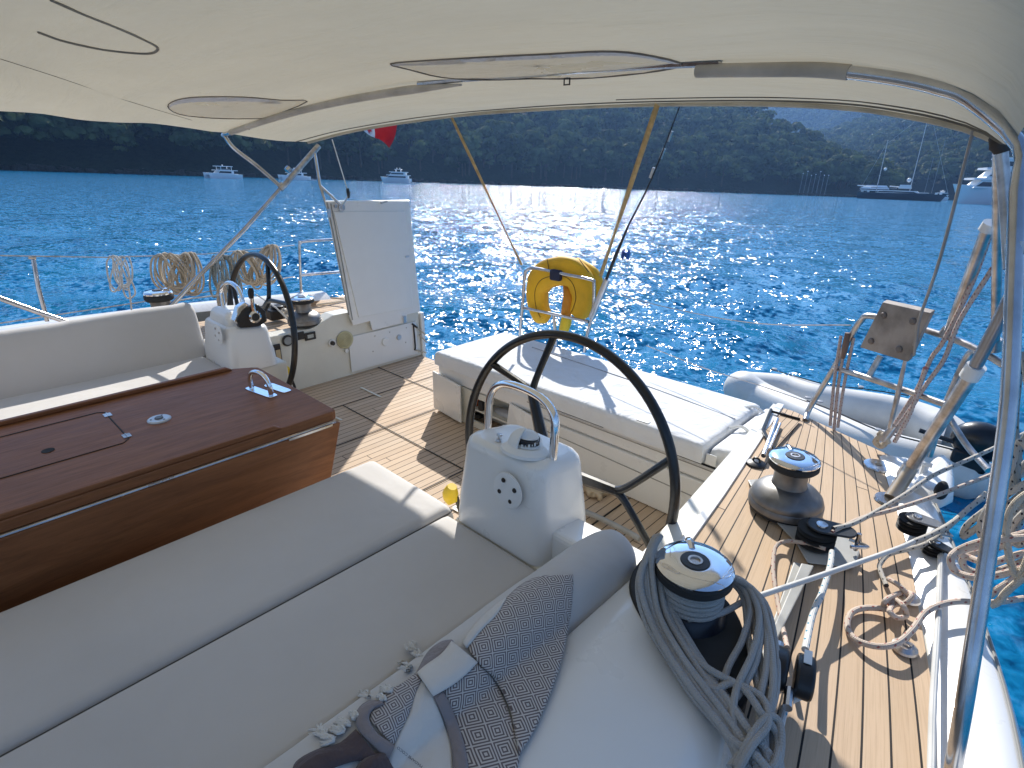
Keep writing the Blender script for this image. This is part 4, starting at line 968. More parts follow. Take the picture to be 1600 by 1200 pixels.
# bottles on the shelf
BR = pmat('amber_plastic', (.30, .07, .01), .25, coat=.4)
def bottle(px, py, y, r, h, mat, cap, label, zb):
    q = PY(px, py, y); q.z = zb; t = thing('bottle', label, 'bottle', q)
    m = MB(); m.lathe([(0, 0), (r, 0), (r, h * .6), (r * .85, h * .7), (r * .4, h * .78), (r * .4, h * .85), (0, h * .85)], q, (0, 0, 1), 18); m.build('body', mat, t)
    m = MB(); m.lathe([(0, h * .8), (r * .55, h * .8), (r * .55, h), (0, h)], q, (0, 0, 1), 14); m.build('cap', cap, t)
bottle(745, 610, 2.42, .028, .13, BR, pmat('orange_cap', (.6, .16, .02), .4), 'amber bottle with orange cap on the aft bench shelf', .132)
bottle(752, 618, 2.38, .022, .09, BLACK, WHITE, 'small black bottle with white cap on the aft bench shelf', .132)
m = MB(); c = PY(748, 640, 2.40); c.z = .06
single(MB().lathe([(0, 0), (.035, 0), (.035, .018), (.030, .022), (0, .022)], c, (0, 0, 1), 20), 'tin', BLACK, 'low round black tin below the aft bench shelf', 'tin', c)
c = PY(795, 632, 2.44); c.z = .132
m = MB(); m.sphere(c + V((0, 0, .0)), .11, 16, 8, (1.2, .35, .35), top=True); single(m, 'folded_bag', pmat('grey_plastic_bag', (.45, .45, .46), .4, bump=.6, bs=40, bd=.01), 'crumpled grey plastic bag on the aft bench shelf', 'bag', c)
c = PY(785, 652, 2.36); c.z = .008
m = MB()
for k in range(5): m.tube([c + V((.03 * k - .05, .01 * math.sin(k), .01)), c + V((.03 * k - .03, .015, .022)), c + V((.03 * k - .01, -.01, .01))], .006, 7, 3)
single(m, 'shackle', STEEL2, 'small steel shackles lying below the open bench door', 'shackle', c)
c = PZ(930, 772, .004); m = MB(); rows = []
for i in range(9): rows.append([c + V((.11 * (i / 8 - .5) + .012 * math.sin(j), .09 * (j / 8 - .5) + .01 * math.sin(i * 1.3), .022 + .010 * mnoise.noise(V((i * .6, j * .6, 1))))) for j in range(9)])
m.grid(rows); single(m, 'cloth', pmat('beige_cloth', (.55, .45, .32), .9, bump=.5, bs=90), 'small crumpled beige cloth on the teak sole behind the near pedestal', 'cloth', c, solid=.03)
m = MB(); m.tube([PZ(897, 742, .012), PZ(915, 752, .012), PZ(930, 752, .012), PZ(932, 762, .012), PZ(918, 764, .012)], .008, 8, 5); single(m, 'cord_loop', GELD, 'small pale cord loop on the sole beside the beige cloth', 'cord', PZ(915, 752, .01))
m = MB(); m.tube([PZ(893, 792, .03), PZ(930, 806, .03), PZ(975, 828, .03), PZ(1000, 842, .03)], .014, 10, 4); single(m, 'hose', pmat('grey_hose', (.33, .34, .34), .5), 'grey hose along the foot of the near helm step', 'hose', PZ(930, 806, .03))
# ---- white canvas cushions on it
lc = cushion('sun_cushion', -2.93, -.98, 2.315, 2.99, .370, .462, 'long white canvas cushion on the aft bench below the horseshoe buoy', 'cushion', mat=SEATW, bev=.022, piping=False, puff=.012)
m = MB(); m.tube([V((-2.5, 2.83, .472)), V((-1.6, 2.76, .474)), V((-1.0, 2.70, .464))], .004, 6, 8); m.build('stitched_seam', pmat('seam_shadow', (.42, .43, .46), .8), lc)
cushion('sun_cushion', -.965, -.80, 2.36, 3.02, .370, .448, 'narrow white canvas cushion at the port end of the aft bench', 'cushion', mat=SEATW, bev=.03, piping=False, puff=.008, nx=6)
m = MB()
for py_, px_ in ((637, 1163), (668, 1140)): c = PZ(px_, py_, .46); m.tube([c, c + V((.05, .02, .015)), c + V((.10, .04, -.02))], .008, 7, 3)
each('buckle_strap', split_islands(m), WHITE, lc)
# teak boarding step beside it
stp = thing('boarding_step', 'small teak step panel with a steel slide bolt at the aft port corner', 'step', (-.85, 2.7, .5))
q = [(1196, 672), (1222, 646), (1252, 656), (1210, 702)]
m = MB(); lo = [PZ(*p, .585) for p in q]; m.grid([[lo[0], lo[1]], [lo[3], lo[2]]], uv=lambda i, j: (i * 3.2, j * .25)); m.build('panel', TEAK, stp)
m = MB(); m.tube([PZ(1205, 640, .59), PZ(1192, 672, .59), PZ(1210, 704, .59)], .007, 6); m.tube([PZ(1203, 642, .59), PZ(1250, 655, .59)], .006, 6); m.build('frame', BLACK, stp)
m = MB(); m.tube([PZ(1214, 655, .60), PZ(1193, 712, .60)], .010, 8); m.tube([PZ(1219, 662, .60), PZ(1202, 702, .60)], .006, 8); m.build('slide_bolt', STEEL, stp)

# ---------------------------------------------------------------- winches
def winch(name, loc, hgt, r, label, drum=GREYM, basem=GREYM, flare=1.25):
    w = thing(name, label, 'winch', loc); c = V(loc); s = hgt
    m = MB(); m.lathe([(0, .0), (r * flare * .97, .0), (r * flare * .97, s * .06), (0, s * .06)], c, seg=48); m.build('base_ring', RUB, w, smooth=30)
    m = MB(); m.lathe([(0, s * .055), (r * flare, s * .06), (r * flare * 1.0, s * .17), (r * flare * .975, s * .185), (r * flare * .985, s * .20), (r * flare * .93, s * .29), (r * flare * .80, s * .37), (r * lerp(flare, 1, .75) * .80, s * .44), (r * .70, s * .47), (0, s * .47)], c, seg=56); m.build('base', basem, w, smooth=45)
    m = MB(); m.lathe([(0, s * .44), (r * .72, s * .45), (r * .66, s * .53), (r * .66, s * .72), (r * .74, s * .79), (0, s * .79)], c, seg=48); m.build('drum', drum, w)
    m = MB(); m.lathe([(0, s * .78), (r * .92, s * .79), (r, s * .83), (r * .99, s * .90), (r * .94, s * .925), (0, s * .925)], c, seg=48); m.build('self_tailer', RUB, w)
    m = MB(); m.lathe([(0, s * .92), (r * .97, s * .925), (r * .99, s * .95), (r * .90, s * .985), (r * .55, s * 1.0), (r * .40, s * 1.0), (0, s * .995)], c, seg=64); cap = m.build('top_cap', CHROME, w, smooth=40)
    m = MB(); m.lathe([(r * .16, s * 1.0), (r * .38, s * 1.0), (r * .36, s * 1.012), (r * .20, s * 1.014), (r * .17, s * 1.0)], c, seg=36); m.build('ring', BLACK, cap)
    m = MB(); m.lathe([(0, s * .999), (r * .19, s * .999), (r * .19, s * 1.020), (r * .13, s * 1.020), (r * .12, s * 1.001), (0, s * 1.001)], c, seg=24); m.build('socket', STEEL2, cap)
    m = MB(); a = 2.2; d = V((math.cos(a), math.sin(a), 0)); m.tube([c + d * r * .5 + V((0, 0, s * .97)), c + d * r * .95 + V((0, 0, s * .97)), c + d * r * 1.06 + V((0, 0, s * .90))], .010, 8, 3); m.build('stripper_arm', CHROME, cap)
    return w
NW = (-.445, 1.10, .60)
winch('sheet_winch', NW, .215, .091, 'large chrome-topped winch nearest the viewer, wrapped in grey rope', drum=pmat('dark_drum', (.05, .055, .06), .35, .5), basem=pmat('navy_black_base', (.012, .014, .022), .35), flare=1.12)
winch('sheet_winch', (-.475, 1.86, .585), .20, .080, 'bare grey winch with chrome top on the teak port side deck', flare=1.48)
winch('sheet_winch', (-4.44, 1.14, .50), .325, .092, 'grey winch standing behind the far backrest below the hanging cream rope', flare=1.1)
winch('sheet_winch', (-4.14, 2.02, .475), .21, .088, 'far grey winch beside the open white locker lid', flare=1.45)
# moulded plate under the second winch
m = MB(); q = [(1168, 750), (1190, 792), (1245, 850), (1262, 880), (1335, 888), (1344, 862), (1322, 838), (1283, 826), (1276, 788), (1230, 745)]
m.hexa([PZ(*p, .574) for p in q][::-1], [PZ(*p, .590) for p in q][::-1]); m.build('winch_plinth', pmat('grey_gelcoat', (.42, .42, .40), .5), yacht, smooth=0, bevel=.005)
m = MB(); q = [(1252, 880), (1195, 1010), (1205, 1018), (1272, 884)]; m.hexa([PZ(*p, .574) for p in q][::-1], [PZ(*p, .615) for p in q][::-1]); q = [(1262, 884), (1200, 1040), (1185, 1035), (1240, 878)]; m.hexa([PZ(*p, .574) for p in q], [PZ(*p, .588) for p in q]); m.build('sheet_channel', pmat('grey_gelcoat2', (.34, .34, .32), .5), yacht, smooth=0, bevel=.003)

# ---------------------------------------------------------------- blocks and deck fittings
def block(px, py, z, yaw, s, label, mat=BLACK, cat_='block'):
    c = PZ(px, py, z); t = thing('sheet_block', label, cat_, c); a = math.radians(yaw); d = V((math.cos(a), math.sin(a), 0)); n = V((-d.y, d.x, 0))
    m = MB()
    for k in range(3): m.lathe([(0, 0), (.045 * s, 0), (.048 * s, .003), (.038 * s, .008 * s), (.048 * s, .013 * s), (0, .016 * s)], c - d * .02 * s + V((0, 0, .002 + .017 * s * k)), seg=28)
    m.build('sheave', RUB, t)
    m = MB(); top = c + V((0, 0, .055 * s)); pl = []
    for k in range(20):
        an = 2 * math.pi * k / 20; r = .036 if math.cos(an) < 0 else .030; pl.append(top + d * (r * s * math.cos(an) + (.040 * s if math.cos(an) > 0 else -.012 * s)) + n * (r * s * math.sin(an)))
    m.hexa(pl, [p + V((0, 0, .007)) for p in pl]); m.build('cheek', mat, t, bevel=.003)
    m = MB(); m.lathe([(0, .007), (.015 * s, .007), (.014 * s, .011), (0, .012)], top - d * .012 * s, seg=20); m.build('axle', STEEL, t)
    m = MB(); m.tube([c + d * .075 * s + V((0, 0, .01)), c + d * .075 * s + V((0, 0, .06 * s))], .006 * s, 8); m.tube([c + d * .06 * s + n * .02 + V((0, 0, .03)), c + d * .10 * s + V((0, 0, .03)), c + d * .06 * s - n * .02 + V((0, 0, .03))], .005 * s, 8, 3); each('shackle', split_islands(m), STEEL, t)
    return t
block(1285, 852, .592, 20, 1.15, 'black turning block on the grey plinth next to the bare winch')
block(1432, 832, .605, 0, .85, 'black ring block on the white rail above the small pulley', GREYM)
block(1462, 868, .60, -20, .6, 'small black pulley half hidden under the ropes on the white rail')
# double black block in the blue rope
def dblock():
    c = PZ(1236, 1050, .66); t = thing('sheet_block', 'double black block with a white label on the blue flecked rope', 'block', c)
    d = (PZ(1262, 1015, .66) - PZ(1212, 1080, .64)).normalized(); d = (PZ(1240, 1010, .66) - PZ(1232, 1085, .66)).normalized(); n = V((0, 0, 1)).cross(d).normalized()
    for s in (-1, 1):
        m = MB(); o = c + n * .026 * s; lo = []
        for k in range(18):
            an = 2 * math.pi * k / 18; lo.append(o + d * (.055 * math.cos(an) * (1 if abs(math.cos(an)) < .9 else .96)) + V((0, 0, .036 * math.sin(an))))
        m.hexa([p - n * .019 for p in lo], [p + n * .019 for p in lo]); m.build('cheek', BLACK, t, bevel=.007, seg=3)
    m = MB(); o = c + V((0, 0, .037)) - n * .026 + d * .02; m.hexa([o - d * .02 - n * .008, o + d * .02 - n * .008, o + d * .02 + n * .008, o - d * .02 + n * .008], [q_ + V((0, 0, .002)) for q_ in (o - d * .02 - n * .008, o + d * .02 - n * .008, o + d * .02 + n * .008, o - d * .02 + n * .008)]); m.build('label', WHITE, t, smooth=0)
    m = MB(); m.tube([c - d * .05, c - d * .10], .010, 10); m.tube([c + d * .045 + n * .03, c + d * .07 + n * .03], .012, 10); each('shackle', split_islands(m), STEEL, t)
dblock()
def pad_eye(px, py, z, s, label, mat, name='pad_eye'):
    c = PZ(px, py, z); t = thing(name, label, 'deck fitting', c)
    m = MB(); m.lathe([(0, 0), (.048 * s, 0), (.045 * s, .006), (.030 * s, .013), (0, .013)], c, seg=28); m.build('base', mat, t)
    m = MB(); m.tube([c + V((.018 * s, .0, .005)), c + V((.012 * s, .0, .030 * s)), c + V((-.012 * s, 0, .030 * s)), c + V((-.018 * s, 0, .005))], .005 * s, 8, 4); m.build('loop', mat, t)
pad_eye(1181, 725, .574, .8, 'round black folding eye on the teak deck before the bare winch', BLACK)
pad_eye(1413, 1013, .578, .62, 'steel folding eye on the teak deck inside the pink rope loop', STEEL2)
pad_eye(1420, 935, .58, .6, 'small steel eye by the rail with the rope tied to it', STEEL2)
t = thing('deck_filler', 'round steel filler cap flush in the teak deck by the pole foot', 'deck fitting', PZ(1372, 728, .574)); c = PZ(1372, 728, .574)
m = MB(); m.lathe([(0, 0), (.052, 0), (.050, .005), (.046, .006), (0, .006)], c, seg=36); f = m.build('cap', STEEL, t); m = MB(); m.lathe([(0, .006), (.012, .006), (.012, .0075), (0, .0075)], c, seg=16); m.build('key_hole', DARK, f)
# stern fairlead/cleat mound on the white rail
cl = thing('fairlead', 'white moulded fairlead with an oval hole at the port stern corner', 'fairlead', PZ(1465, 745, .6))
m = MB(); q = [(1415, 772), (1428, 752), (1455, 722), (1472, 712), (1488, 730), (1492, 760), (1490, 790), (1470, 800), (1440, 790)]
lo = [PZ(*p, .58) for p in q][::-1]; cen = sum(lo, V()) / len(lo); m.hexa(lo, [cen + (p - cen) * .75 + V((0, 0, .045)) for p in lo]); m.build('body', GEL, cl, bevel=.02, seg=3)
m = MB(); c = PZ(1470, 768, .62); m.sphere(c, .035, 16, 10, (.6, 1.2, 1.1)); m.build('hole', DARK, cl)
m = MB(); c = PZ(1440, 745, .60); m.tube([c, c + V((0, .02, .05))], .012, 8); m.tube([c + V((-.02, .01, .05)), c + V((.02, .01, .05))], .009, 8); m.build('horn', WHITE, cl)

# ---------------------------------------------------------------- ropes
def rp(name, pts, r, mat, label, seg=9, res=7, cat_='rope', group=None):
    m = MB(); P = [PZ(*p) if len(p) == 3 else V(p[:3]) for p in pts]; m.tube(P, r, seg, res)
    return single(m, name, mat, label, cat_, P[0], smooth=60, group=group)
def ropes(name, lists, r, mat, label, seg=9, res=7, cat_='rope', raw=False):
    m = MB(); P0 = None
    for L in lists:
        P = L if raw else [PZ(*p) for p in L]; P0 = P0 or P[0]; m.tube(P, r, seg, res)
    return single(m, name, mat, label, cat_, P0, smooth=60)
# turns round the near winch
wc = V(NW); G = []
turn = []
for k in range(0, 5 * 16 + 5): a = -k / 16 * 2 * math.pi + .4; turn.append(wc + V((.071 * math.cos(a), .071 * math.sin(a), .105 + .0135 * (k / 16))))
G.append(turn)
tail = [wc + V((.072, -.01, .107)), PZ(1130, 945, .70), PZ(1165, 935, .70)]
G.append([wc + V((.03, -.066, .105)), wc + V((.075, .0, .105)), PZ(1165, 938, .69)])
def heap(seed, n, pts, jit=.012, zj=.02, r=.0095):
    rr = random.Random(seed); out = []
    for k in range(n):
        P = [PZ(p[0] + rr.uniform(-1, 1) * p[3] if len(p) > 3 else p[0], p[1] + rr.uniform(-6, 6), p[2] + rr.uniform(0, zj) ) for p in pts]
        out.append(P)
    return out
# strands pouring over the front of the winch down to the pile
base_l = [(1028, 838, .82), (1018, 860, .80), (1018, 900, .76), (1030, 960, .71), (1062, 1020, .69), (1105, 1080, .675), (1150, 1140, .665), (1190, 1210, .655)]
for k in range(11):
    o = (k - 5) * .72; rr = random.Random(50 + k)
    G.append([PZ(px + o * (1.2 if i < 2 else 6.2 - .2 * i) + rr.uniform(-2, 2) * (i > 1), py - o * (.5 if i < 2 else 2.6) + rr.uniform(-2, 2), z + .010 * (k % 2) + .004 * (k % 3)) for i, (px, py, z) in enumerate(base_l)])
# big loops hanging to port of the winch
loops = [
    [(1125, 900, .72), (1175, 920, .72), (1196, 975, .71), (1198, 1040, .70), (1186, 1100, .69), (1192, 1160, .68), (1215, 1235, .66)],
    [(1128, 896, .73), (1165, 912, .73), (1186, 960, .72), (1176, 1020, .71), (1150, 1080, .70), (1148, 1140, .68), (1180, 1235, .66)],
    [(1126, 898, .71), (1160, 930, .70), (1170, 1000, .69), (1186, 1080, .68), (1210, 1150, .67), (1226, 1235, .66)],
    [(1130, 905, .70), (1158, 915, .72), (1172, 950, .71), (1160, 1000, .70), (1135, 1050, .69), (1128, 1110, .68), (1150, 1180, .66), (1170, 1230, .65)],
    [(1128, 898, .72), (1170, 918, .72), (1188, 970, .71), (1182, 1030, .70), (1160, 1075, .69), (1150, 1090, .69)],
    [(1126, 893, .74), (1180, 925, .73), (1202, 990, .71), (1208, 1060, .70), (1200, 1110, .69), (1172, 1160, .68), (1140, 1200, .67)],
    [(1128, 900, .70), (1165, 925, .71), (1180, 985, .69), (1192, 1060, .68), (1202, 1120, .67), (1212, 1200, .66)],
    [(1125, 895, .73), (1190, 935, .71), (1212, 1010, .69), (1212, 1080, .69), (1196, 1140, .68), (1200, 1215, .66)],
    [(1160, 1000, .66), (1180, 980, .68), (1190, 1000, .67), (1170, 1020, .66), (1140, 1040, .65), (1120, 1060, .66), (1135, 1110, .67), (1160, 1160, .67), (1165, 1240, .66)],
    [(1050, 985, .70), (1100, 1040, .70), (1160, 1075, .70), (1190, 1115, .70), (1215, 1150, .68), (1212, 1190, .68), (1190, 1215, .67)],
    [(1040, 960, .69), (1080, 1030, .69), (1130, 1085, .69), (1170, 1140, .69), (1215, 1195, .67), (1235, 1240, .66)],
    [(1060, 1030, .69), (1110, 1075, .69), (1145, 1068, .70), (1190, 1090, .70), (1200, 1130, .70), (1175, 1165, .70), (1150, 1210, .68)],
    [(1150, 1200, .68), (1175, 1150, .70), (1200, 1120, .70), (1218, 1130, .69), (1220, 1170, .68), (1210, 1220, .67)],
    [(1100, 1085, .68), (1138, 1150, .68), (1180, 1180, .69), (1210, 1215, .68)],
    [(1110, 1060, .67), (1160, 1130, .67), (1180, 1200, .67), (1175, 1240, .66)],
]
for L in loops: G.append([PZ(*p) for p in L])
ropes('grey_rope', G, .0076, R_GREY, 'thick grey sheet rope wound on the near winch and heaped beside it', raw=True)
# dark support under heap
m = MB(); q = [(1010, 900), (1040, 1000), (1090, 1060), (1150, 1130), (1200, 1230), (1240, 1230), (1225, 1060), (1180, 960), (1130, 930)]
# ropes across the deck
rp('sheet_rope', [(1165, 938, .69), (1300, 893, .675), (1400, 858, .66), (1430, 845, .66)], .0072, R_WHT, 'plain white sheet running taut from the near winch to the rail')
rp('sheet_rope', [(1428, 846, .66), (1455, 835, .66), (1490, 815, .67), (1530, 782, .70), (1600, 740, .76), (1640, 716, .8)], .0080, R_BLK, 'cream rope with black flecks passing over the small pulley on the rail')
rp('sheet_rope', [(1300, 832, .66), (1345, 810, .665), (1400, 795, .67), (1480, 768, .68), (1600, 722, .72), (1660, 700, .74)], .0070, R_PINK, 'tan and pink sheet leading from the black block out over the stern quarter')
rp('sheet_rope', [(1302, 826, .668), (1340, 815, .665), (1410, 775, .68), (1460, 742, .70), (1540, 706, .74), (1620, 668, .8)], .0070, R_BLK, 'second sheet beside the tan one, cream with dark flecks')
rp('sheet_rope', [(1300, 862, .63), (1297, 885, .635), (1285, 925, .64), (1270, 960, .64), (1258, 1015, .66)], .0082, R_BLUE, 'white rope with blue flecks between the two black blocks')
rp('sheet_rope', [(1255, 1085, .63), (1230, 1100, .62), (1218, 1140, .62), (1208, 1200, .62)], .0082, R_BLUE, 'blue flecked rope end below the double black block')
rp('sheet_rope', [(1290, 858, .615), (1265, 850, .612), (1230, 846, .60), (1212, 855, .59), (1208, 890, .585), (1214, 935, .585), (1222, 975, .60), (1230, 1012, .65)], .0062, R_PINK, 'slim pink flecked line looping from the block down to the double block')
rp('sheet_rope', [(1385, 915, .585), (1375, 890, .585), (1376, 880, .59), (1390, 866, .60), (1420, 858, .62), (1455, 845, .635), (1500, 808, .66), (1540, 770, .70)], .0066, R_BLK, 'cream line curling along the rail with its end tied at the small steel eye')
rp('mooring_line', [(1600, 935, .66), (1545, 942, .65), (1500, 940, .64), (1470, 945, .63), (1445, 958, .62), (1425, 985, .615), (1400, 1006, .61), (1370, 1010, .60), (1338, 1000, .59), (1324, 980, .585), (1330, 958, .585), (1352, 950, .585), (1385, 952, .59), (1392, 958, .60)], .0078, R_PINK, 'pink flecked rope looping over the teak deck round the steel eye')
kn = []
for k, (px, py) in enumerate(((1388, 945), (1400, 938), (1412, 948), (1416, 962), (1402, 965), (1390, 955), (1398, 945), (1415, 942), (1425, 930), (1414, 925), (1398, 930), (1384, 938), (1380, 948))): kn.append(PZ(px, py, .59 + .012 * (k % 3)))
ropes('rope_knot', [kn, [PZ(1420, 930, .60), PZ(1405, 915, .61), PZ(1388, 905, .60)]], .0068, R_PINK, 'knotted pink rope at the small steel eye on the deck', raw=True)
m = MB(); m.tube([PZ(1470, 850, .615), PZ(1468, 920, .612), PZ(1464, 1000, .612), PZ(1458, 1100, .612), PZ(1455, 1220, .61)], .0075, 9, 6)
single(m, 'jackline', R_WHT, 'white webbing line running forward along the rail', 'rope', PZ(1470, 850, .615))
# hanging coils by the bimini leg, port side
def coil_px(name, cx, cy, rx, ry, n, depth_y, mat, label, r=.008, seed=1, tw=.35, jr=.15):
    rr = random.Random(seed); pts = []
    for k in range(n * 12):
        a = 2 * math.pi * k / 12; tt = k / (n * 12)
        j = 1 + jr * math.sin(k * .37 + seed) + rr.uniform(-.04, .04)
        px = cx + rx * j * math.cos(a) + (tt - .5) * rx * tw + rr.uniform(-1.5, 1.5); py = cy + ry * j * math.sin(a) + rr.uniform(-1.5, 1.5)
        pts.append(PY(px, py, depth_y + .05 * math.sin(a * .5 + seed) + .05 * (tt - .5)))
    m = MB(); m.tube(pts, r, 8, 3); return single(m, name, mat, label, 'rope coil', pts[0], smooth=60)
def bunch(paths, y0, r, mat, label, seed):
    rr = random.Random(seed); P = []
    for L in paths:
        dy = rr.uniform(-.10, .10)
        for (px, py) in L: P.append(PY(px + rr.uniform(-2, 2), py + rr.uniform(-2, 2), y0 + dy + rr.uniform(-.02, .02)))
    m = MB(); m.tube(P, r, 9, 6); return single(m, 'rope_coil', mat, label, 'rope coil', P[0], smooth=60)
bunch([[(1660, 838), (1600, 842), (1540, 846), (1500, 858), (1486, 872), (1494, 892), (1530, 902), (1590, 890), (1650, 868)], [(1660, 850), (1590, 866), (1545, 878), (1515, 872), (1500, 862), (1530, 852), (1590, 836), (1650, 815)], [(1660, 800), (1600, 835), (1560, 856), (1510, 868), (1506, 884), (1540, 896), (1600, 876), (1660, 850)], [(1640, 870), (1580, 906), (1548, 930), (1540, 946)]], 1.75, .0092, R_PINK, 'thick bundle of pink flecked rope bights in front of the water by the bimini leg', 3)
bunch([[(1650, 730), (1590, 760), (1545, 792), (1510, 822), (1506, 838), (1520, 832), (1560, 800), (1600, 770), (1650, 748)], [(1650, 770), (1600, 800), (1580, 830), (1590, 850), (1620, 830), (1650, 790)], [(1600, 690), (1580, 730), (1560, 770), (1540, 800), (1530, 830), (1545, 850), (1570, 820), (1600, 790)], [(1640, 700), (1596, 730), (1570, 775), (1565, 815), (1580, 840), (1600, 800), (1620, 740)]], 1.9, .0088, R_BLK, 'black flecked rope bights drooping outboard of the bimini leg', 5)
bunch([[(1660, 760), (1610, 770), (1580, 800), (1575, 850), (1590, 900), (1612, 860), (1620, 790)], [(1650, 860), (1600, 900), (1575, 925), (1560, 940), (1545, 945)]], 1.68, .0085, R_TAN, 'loose tan rope hanging lowest at the right edge outboard of the bimini leg', 9)
bunch([[(1640, 640), (1600, 690), (1588, 740), (1600, 790), (1620, 820)], [(1600, 560), (1590, 620), (1586, 680), (1596, 740)]], 2.0, .008, R_GRN, 'dark flecked rope at the right edge above the other coils', 4)

# ---------------------------------------------------------------- rails
def rail(name, label, tubes, cat_='rail', mat=STEEL2, r=.0125, names=None):
    P = [[p if isinstance(p, V) else V(p) for p in L] for L in tubes]; t = thing(name, label, cat_, P[0][0])
    for i, L in enumerate(P): m = MB(); m.tube(L, r, 12, 5 if len(L) > 2 else 0); m.build((names or {}).get(i, 'tube'), mat, t)
    return t
Yp = 2.74
pr = rail('pushpit_rail', 'steel rail on the port stern corner carrying the weathered board', [
    [PZ(1258, 657, .575), PY(1265, 638, 2.74), PY(1300, 580, 2.72), PY(1330, 525, 2.70), PY(1345, 502, 2.69), PY(1362, 494, 2.66), PY(1440, 514, 2.60), PY(1500, 534, 2.52), PY(1545, 556, 2.45), PY(1600, 590, 2.36), PY(1640, 610, 2.3)],
    [PY(1303, 574, 2.715), PY(1360, 592, 2.62), PY(1420, 612, 2.56), PY(1482, 634, 2.48)],
    [PY(1376, 556, 2.66), PY(1354, 594, 2.63)], 
    [PZ(1452, 712, .575), PY(1475, 640, 2.62), PY(1510, 560, 2.60), PY(1530, 545, 2.55)],
    [PY(1475, 640, 2.75), PY(1510, 695, 2.7), PY(1545, 735, 2.6)],
], names={0: 'top_rail', 1: 'mid_rail', 2: 'post', 3: 'leg', 4: 'brace'})
brd = thing('outboard_board', 'weathered square board with four bolts clamped to the port stern rail', 'board', PY(1400, 520, 2.60))
q = [(1379, 472), (1455, 489), (1418, 566), (1343, 543)]; yy = (2.62, 2.52, 2.52, 2.64)
lo = [PY(*p, y) for p, y in zip(q, yy)]; m = MB(); m.hexa([p + V((.008, .028, .008)) for p in lo], lo); m.build('board', PLYW, brd, smooth=0, bevel=.004)
m = MB()
bn = (lo[1] - lo[0]).cross(lo[3] - lo[0]).normalized()
if bn.y > 0: bn = -bn
for u_, v_ in ((.17, .24), (.76, .22), (.17, .80), (.76, .80)):
    p = (lo[0] * (1 - u_) + lo[1] * u_) * (1 - v_) + (lo[3] * (1 - u_) + lo[2] * u_) * v_ + bn * .003; m.lathe([(0, -.005), (.013, -.005), (.013, .003), (.009, .007), (0, .007)], p, bn, 14)
each('bolt', split_islands(m), pmat('dark_bolt', (.20, .17, .15), .5, .6), brd)
# middle rail with horseshoe buoy
YB = 3.06
mr = rail('stern_rail', 'small steel loop rail at the stern holding the yellow horseshoe buoy', [
    [PY(811, 540, YB), PY(816, 480, YB), PY(820, 430, YB), PY(824, 422, YB), PY(835, 419, YB), PY(880, 428, YB), PY(922, 437, YB), PY(928, 445, YB), PY(926, 490, YB), PY(918, 520, YB), PY(913, 550, YB)],
    [PY(819, 481, YB), PY(866, 491, YB), PY(920, 503, YB)], [PY(865, 491, YB), PY(869, 540, YB)]], r=.011, names={0: 'top_rail', 1: 'mid_rail', 2: 'post'}, mat=STEEL)
hb = thing('horseshoe_buoy', 'yellow fabric horseshoe lifebuoy strapped on the stern rail', 'lifebuoy', PY(870, 520, YB + .08))
path = [(853, 504), (842, 480), (840, 452), (850, 432), (872, 424), (893, 426), (907, 440), (912, 462), (908, 480), (901, 494)]
cen2 = [PY(px, py, YB + .08) for px, py in path]
C_ = cat(cen2, 6); rows = []
n_ = len(C_)
for i, p in enumerate(C_):
    T_ = (C_[min(i + 1, n_ - 1)] - C_[max(i - 1, 0)]).normalized(); out_ = T_.cross(V((0, 1, 0))).normalized(); t_ = i / (n_ - 1)
    w = .090 * (1 - .35 * abs(2 * t_ - 1) ** 5); 
    if t_ > .25 and t_ < .75: w *= 1.12
    e = min(t_, 1 - t_); 
    if e < .05: w *= math.sqrt(max(.02, 1 - (1 - e / .05) ** 2)) * .85 + .15
    d = .055; wv = 1 + .05 * mnoise.noise(p * 14)
    rows.append([p + out_ * (w * wv * (abs(math.cos(a)) ** .7) * (1 if math.cos(a) > 0 else -1)) + V((0, 1, 0)) * (d * (abs(math.sin(a)) ** .7) * (1 if math.sin(a) > 0 else -1) * min(1, e / .03 + .2)) for a in np.linspace(0, 2 * math.pi, 21)[:-1]])
m = MB(); m.grid(rows, closed_u=True); m.add(rows[0], [tuple(range(20))]); m.add(rows[-1], [tuple(range(20))[::-1]]); m.build('cover', YEL, hb, smooth=70)
m = MB()
for s in (-1, 1):
    pts = []
    for i, p in enumerate(C_[2:-2]):
        T_ = (C_[i + 3] - C_[i + 1]).normalized(); o_ = T_.cross(V((0, 1, 0))).normalized(); pts.append(p + o_ * .024 * s + V((0, -.056, 0)))
    if s < 0: m.tube(pts, .0022, 5)
m.tube([PY(855, 405, YB + .02), PY(858, 422, YB + .02)], .003, 5); m.tube([PY(905, 405, YB + .06), PY(920, 425, YB + .06)], .003, 5)
m.build('seam_piping', pmat('brown_seam', (.14, .07, .02), .8), hb)
m = MB(); m.tube([PY(900, 408, YB + .16), PY(925, 428, YB + .16), PY(934, 455, YB + .16), PY(928, 480, YB + .15)], [.03, .05, .05, .03], 14, 5); m.build('rear_pouch', YEL, hb, smooth=70)
m = MB(); c = PY(870, 429, YB + .015); m.box(c.x - .045, c.x + .045, c.y - .03, c.y + .012, c.z - .040, c.z + .035); m.build('strap_clip', pmat('navy_webbing', (.02, .025, .06), .7), hb, bevel=.012, seg=3)
ll = thing('throw_line_bag', 'narrow yellow and orange throw line bag hanging inside the horseshoe buoy', 'rescue bag', PY(888, 500, YB + .06))
